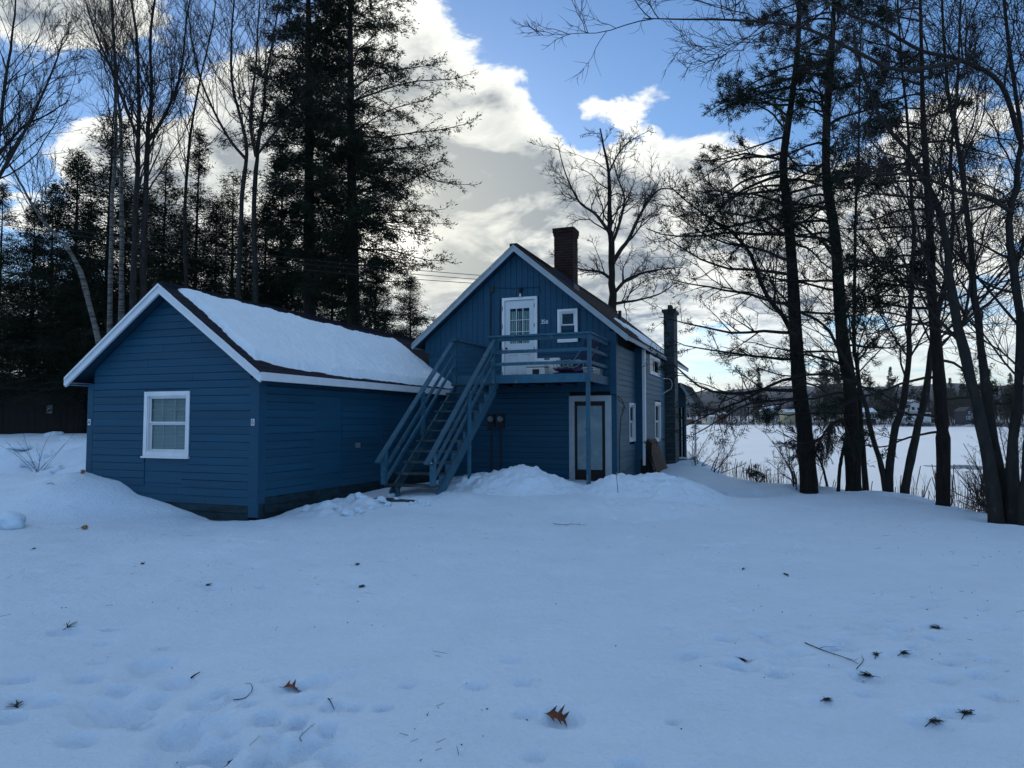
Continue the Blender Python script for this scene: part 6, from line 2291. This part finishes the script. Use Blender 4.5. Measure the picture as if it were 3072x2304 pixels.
twig([(572, 2040), (585, 2030), (600, 2022)], 0.006, 'short dark stub of twig left of the drooping oak leaf', 0)
twig([(700, 2104), (735, 2098), (756, 2075), (752, 2055), (735, 2054)], 0.003, 'thin curved twig bent like a hook on the snow', 0)
twig([(984, 2100), (990, 2120), (1003, 2133)], 0.004, 'short twig poking up from a hollow near the drooping oak leaf', 3, 5)
twig([(905, 2240), (900, 2215), (925, 2190), (945, 2175)], 0.002, 'fine forked twig on the snow below the drooping oak leaf', 4, 6)
twig([(2415, 1932), (2470, 1955), (2530, 1975), (2575, 1995)], 0.004, 'long twig half sunk in the snow beside a pine tuft', 5, 7)
twig([(1660, 1573), (1690, 1576), (1720, 1574), (1760, 1578)], 0.005, 'bent twig lying on the open snow in front of the balcony', 5, 8)
twig([(2570, 2010), (2590, 1985), (2585, 1970)], 0.003, 'upright hooked twig above a pine tuft', 0, 9)

# specks and single needles blown over the snow
rs = np.random.RandomState(300)
n_ = 700
y_ = rs.uniform(3.0, 15.0, n_)
x_ = rs.uniform(-0.74, 0.72, n_) * y_
ok = x_ < np.interp(y_, SHORE_Y, SHORE_X) - 0.5
lx_, ly_ = to_local(x_, y_)
ok &= ~((lx_ < 0.3) & (ly_ > -0.5)) & ~(ly_ > 4) & (fbm(x_ * 0.8, y_ * 0.8, 3) > 0.02)
x_, y_ = x_[ok], y_[ok]
z_ = ground_z(x_, y_) + 0.003
n_ = len(x_)
a_ = rs.uniform(0, 6.28, n_)
ln = np.where(rs.rand(n_) < 0.3, rs.uniform(0.03, 0.10, n_), rs.uniform(0.004, 0.012, n_))
wd = np.where(ln > 0.02, 0.0012, 0.003)
Q = np.empty((n_, 2, 3))
Q[:, 0] = np.stack([x_, y_, z_], -1)
Q[:, 1] = Q[:, 0] + np.stack([np.cos(a_) * ln, np.sin(a_) * ln, 0.15 * ln], -1)
V, F = tubes(Q, np.stack([wd, wd], 1), 4)
o = link('snow_litter', np_mesh('snow_litter', V, F), TWIG)
tag(o, 'scattered needles and specks of bark on the open snow', 'litter', kind='stuff')

# loose lumps of snow beside the stairs and on the drift
LUMPS = [(985, 1505, .09), (960, 1490, .05), (1008, 1490, .06), (1035, 1478, .06), (1060, 1470, .07), (1090, 1462, .09), (1118, 1452, .08), (1128, 1463, .10), (1150, 1478, .07), (1175, 1488, .06), (1105, 1480, .10), (1080, 1500, .09),
         (1050, 1498, .07), (1145, 1505, .08), (1165, 1518, .07), (1040, 1545, .10), (1078, 1538, .07), (1112, 1528, .06), (1235, 1512, .045), (1262, 1508, .06), (1285, 1516, .05), (1010, 1525, .05), (940, 1505, .04), (1130, 1440, .07), (1190, 1500, .05)]
for k, (px_, py_, r_) in enumerate(LUMPS):
    p_ = on_snow(px_, py_)
    o = blob('snow_lump', SNOW, (p_[0], p_[1], p_[2] + r_ * 0.25), (r_ * 1.15, r_, r_ * 0.75), 400 + k, None, None, 0.45, freq=2.6, sub=12, rz=k * 1.7)
    tag(o, 'loose lump of shovelled snow between the wing wall and the stairs', 'snow lump', 'snow lumps by the stairs')
p_ = on_snow(34, 1585)
o = blob('snow_boulder', SNOW, (p_[0], p_[1], p_[2] + 0.10), (0.20, 0.17, 0.17), 450, 'round boulder of snow at the foot of the drift', 'snow boulder', 0.18, freq=1.8, sub=20)
p_ = on_snow(1170, 1445)
o = blob('ice_slab', SNOW, (p_[0], p_[1] + 0.2, p_[2] + 0.22), (0.16, 0.12, 0.09), 451, 'angular slab of snow at the left foot of the stairs', 'snow slab', 0.2, freq=1.5, sub=12)
# ploughed slabs on the road bank
for k, (px_, py_, r_) in enumerate([(45, 1300, .35), (110, 1290, .42), (165, 1305, .36), (60, 1340, .3), (135, 1340, .33), (20, 1370, .28), (205, 1320, .25), (180, 1350, .25), (90, 1375, .25), (230, 1300, .22), (5, 1325, .3)]):
    p_ = on_snow(px_, py_)
    o = blob('snow_slab', SNOW, (p_[0], p_[1], p_[2]), (r_ * 0.9, r_ * 0.7, r_ * 0.42), 470 + k, None, None, 0.28, freq=2.0, sub=14, rz=k * 2.1)
    tag(o, 'broken slab of ploughed snow on the road bank behind the drift', 'snow slab', 'ploughed slabs on the road bank')

# bare stems in the drift, with dried flower heads


def wild_shrub(label, base, tips, seed):
    rs_ = np.random.RandomState(seed)
    b3 = on_snow(*base)
    st = []
    for (tx, ty) in tips:
        dpt = b3[1] + rs_.uniform(-0.2, 0.2)
        b = b3 + np.array([rs_.uniform(-.15, .15), rs_.uniform(-.08, .08), -0.05])
        t_ = P(tx, ty, dpt)
        m_ = b * 0.5 + t_ * 0.5 + np.array([rs_.uniform(-.06, .06), 0, 0.05])
        st.append(([b, b * 0.72 + m_ * 0.28 + rs_.normal(size=3) * 0.01, m_, t_], 0.006, 0.0025))
    bare_tree('shrub', label, st, seed, TWIG, 0.35, twig_r=0.0018, nlimb=2, t0=0.45, limb_len=(0.15, 0.3), up=0.5, cat='shrub', levels=2)


wild_shrub('thin bare stems standing up out of the drift by the road bank', (110, 1428), [(175, 1262), (245, 1272), (65, 1280), (18, 1325), (50, 1322), (108, 1340), (195, 1332), (0, 1335), (140, 1390), (190, 1395)], 501)
wild_shrub('low tangle of bent dark stems lying on the drift with a dried flower head', (150, 1512), [(75, 1517), (165, 1465), (255, 1495), (230, 1520), (215, 1535), (170, 1458), (130, 1515)], 502)
for (fx, fy, lab) in ((257, 1498, 'dried ochre flower head at the end of the bent stems on the drift'), (248, 1431, 'small dried flower head near the corner of the wing')):
    p_ = on_snow(fx, fy + 3)
    rs_ = np.random.RandomState(int(fx))
    n_ = 90
    dr = norm(rs_.normal(size=(n_, 3)))
    V, F = leaf_tris(dr * 0.02 + np.array([0, 0, 0.03]), dr, 0.035, 0.009, rs_, 0.4)
    root = empty('flower_head', tuple(p_))
    link('petals', np_mesh('petals', V, F), FLOWER, root)
    link('stem', MB().tube([(0, 0, 0.03), (-0.06, 0.02, 0.03), (-0.16, 0.03, 0.0)], 0.002, 5), TWIG, root)
    tag(root, lab, 'flower head')

# ------------------------------------------------------------------ the air over the lake
hz = box('haze', None, None, -4200, 5200, -80, 3600, -6, 175)
hm = bpy.data.materials.new('haze')
hm.use_nodes = True
hm.node_tree.nodes.clear()
ho_ = hm.node_tree.nodes.new('ShaderNodeOutputMaterial')
pv = hm.node_tree.nodes.new('ShaderNodeVolumePrincipled')
pv.inputs['Color'].default_value = (0.80, 0.88, 1.0, 1)
pv.inputs['Density'].default_value = 0.00010
pv.inputs['Anisotropy'].default_value = 0.2
hm.node_tree.links.new(pv.outputs[0], ho_.inputs['Volume'])
hz.data.materials.append(hm)
hz['kind'] = 'stuff'
hz['label'] = 'thin pale winter haze over the lake and far hills'
hz['category'] = 'haze'
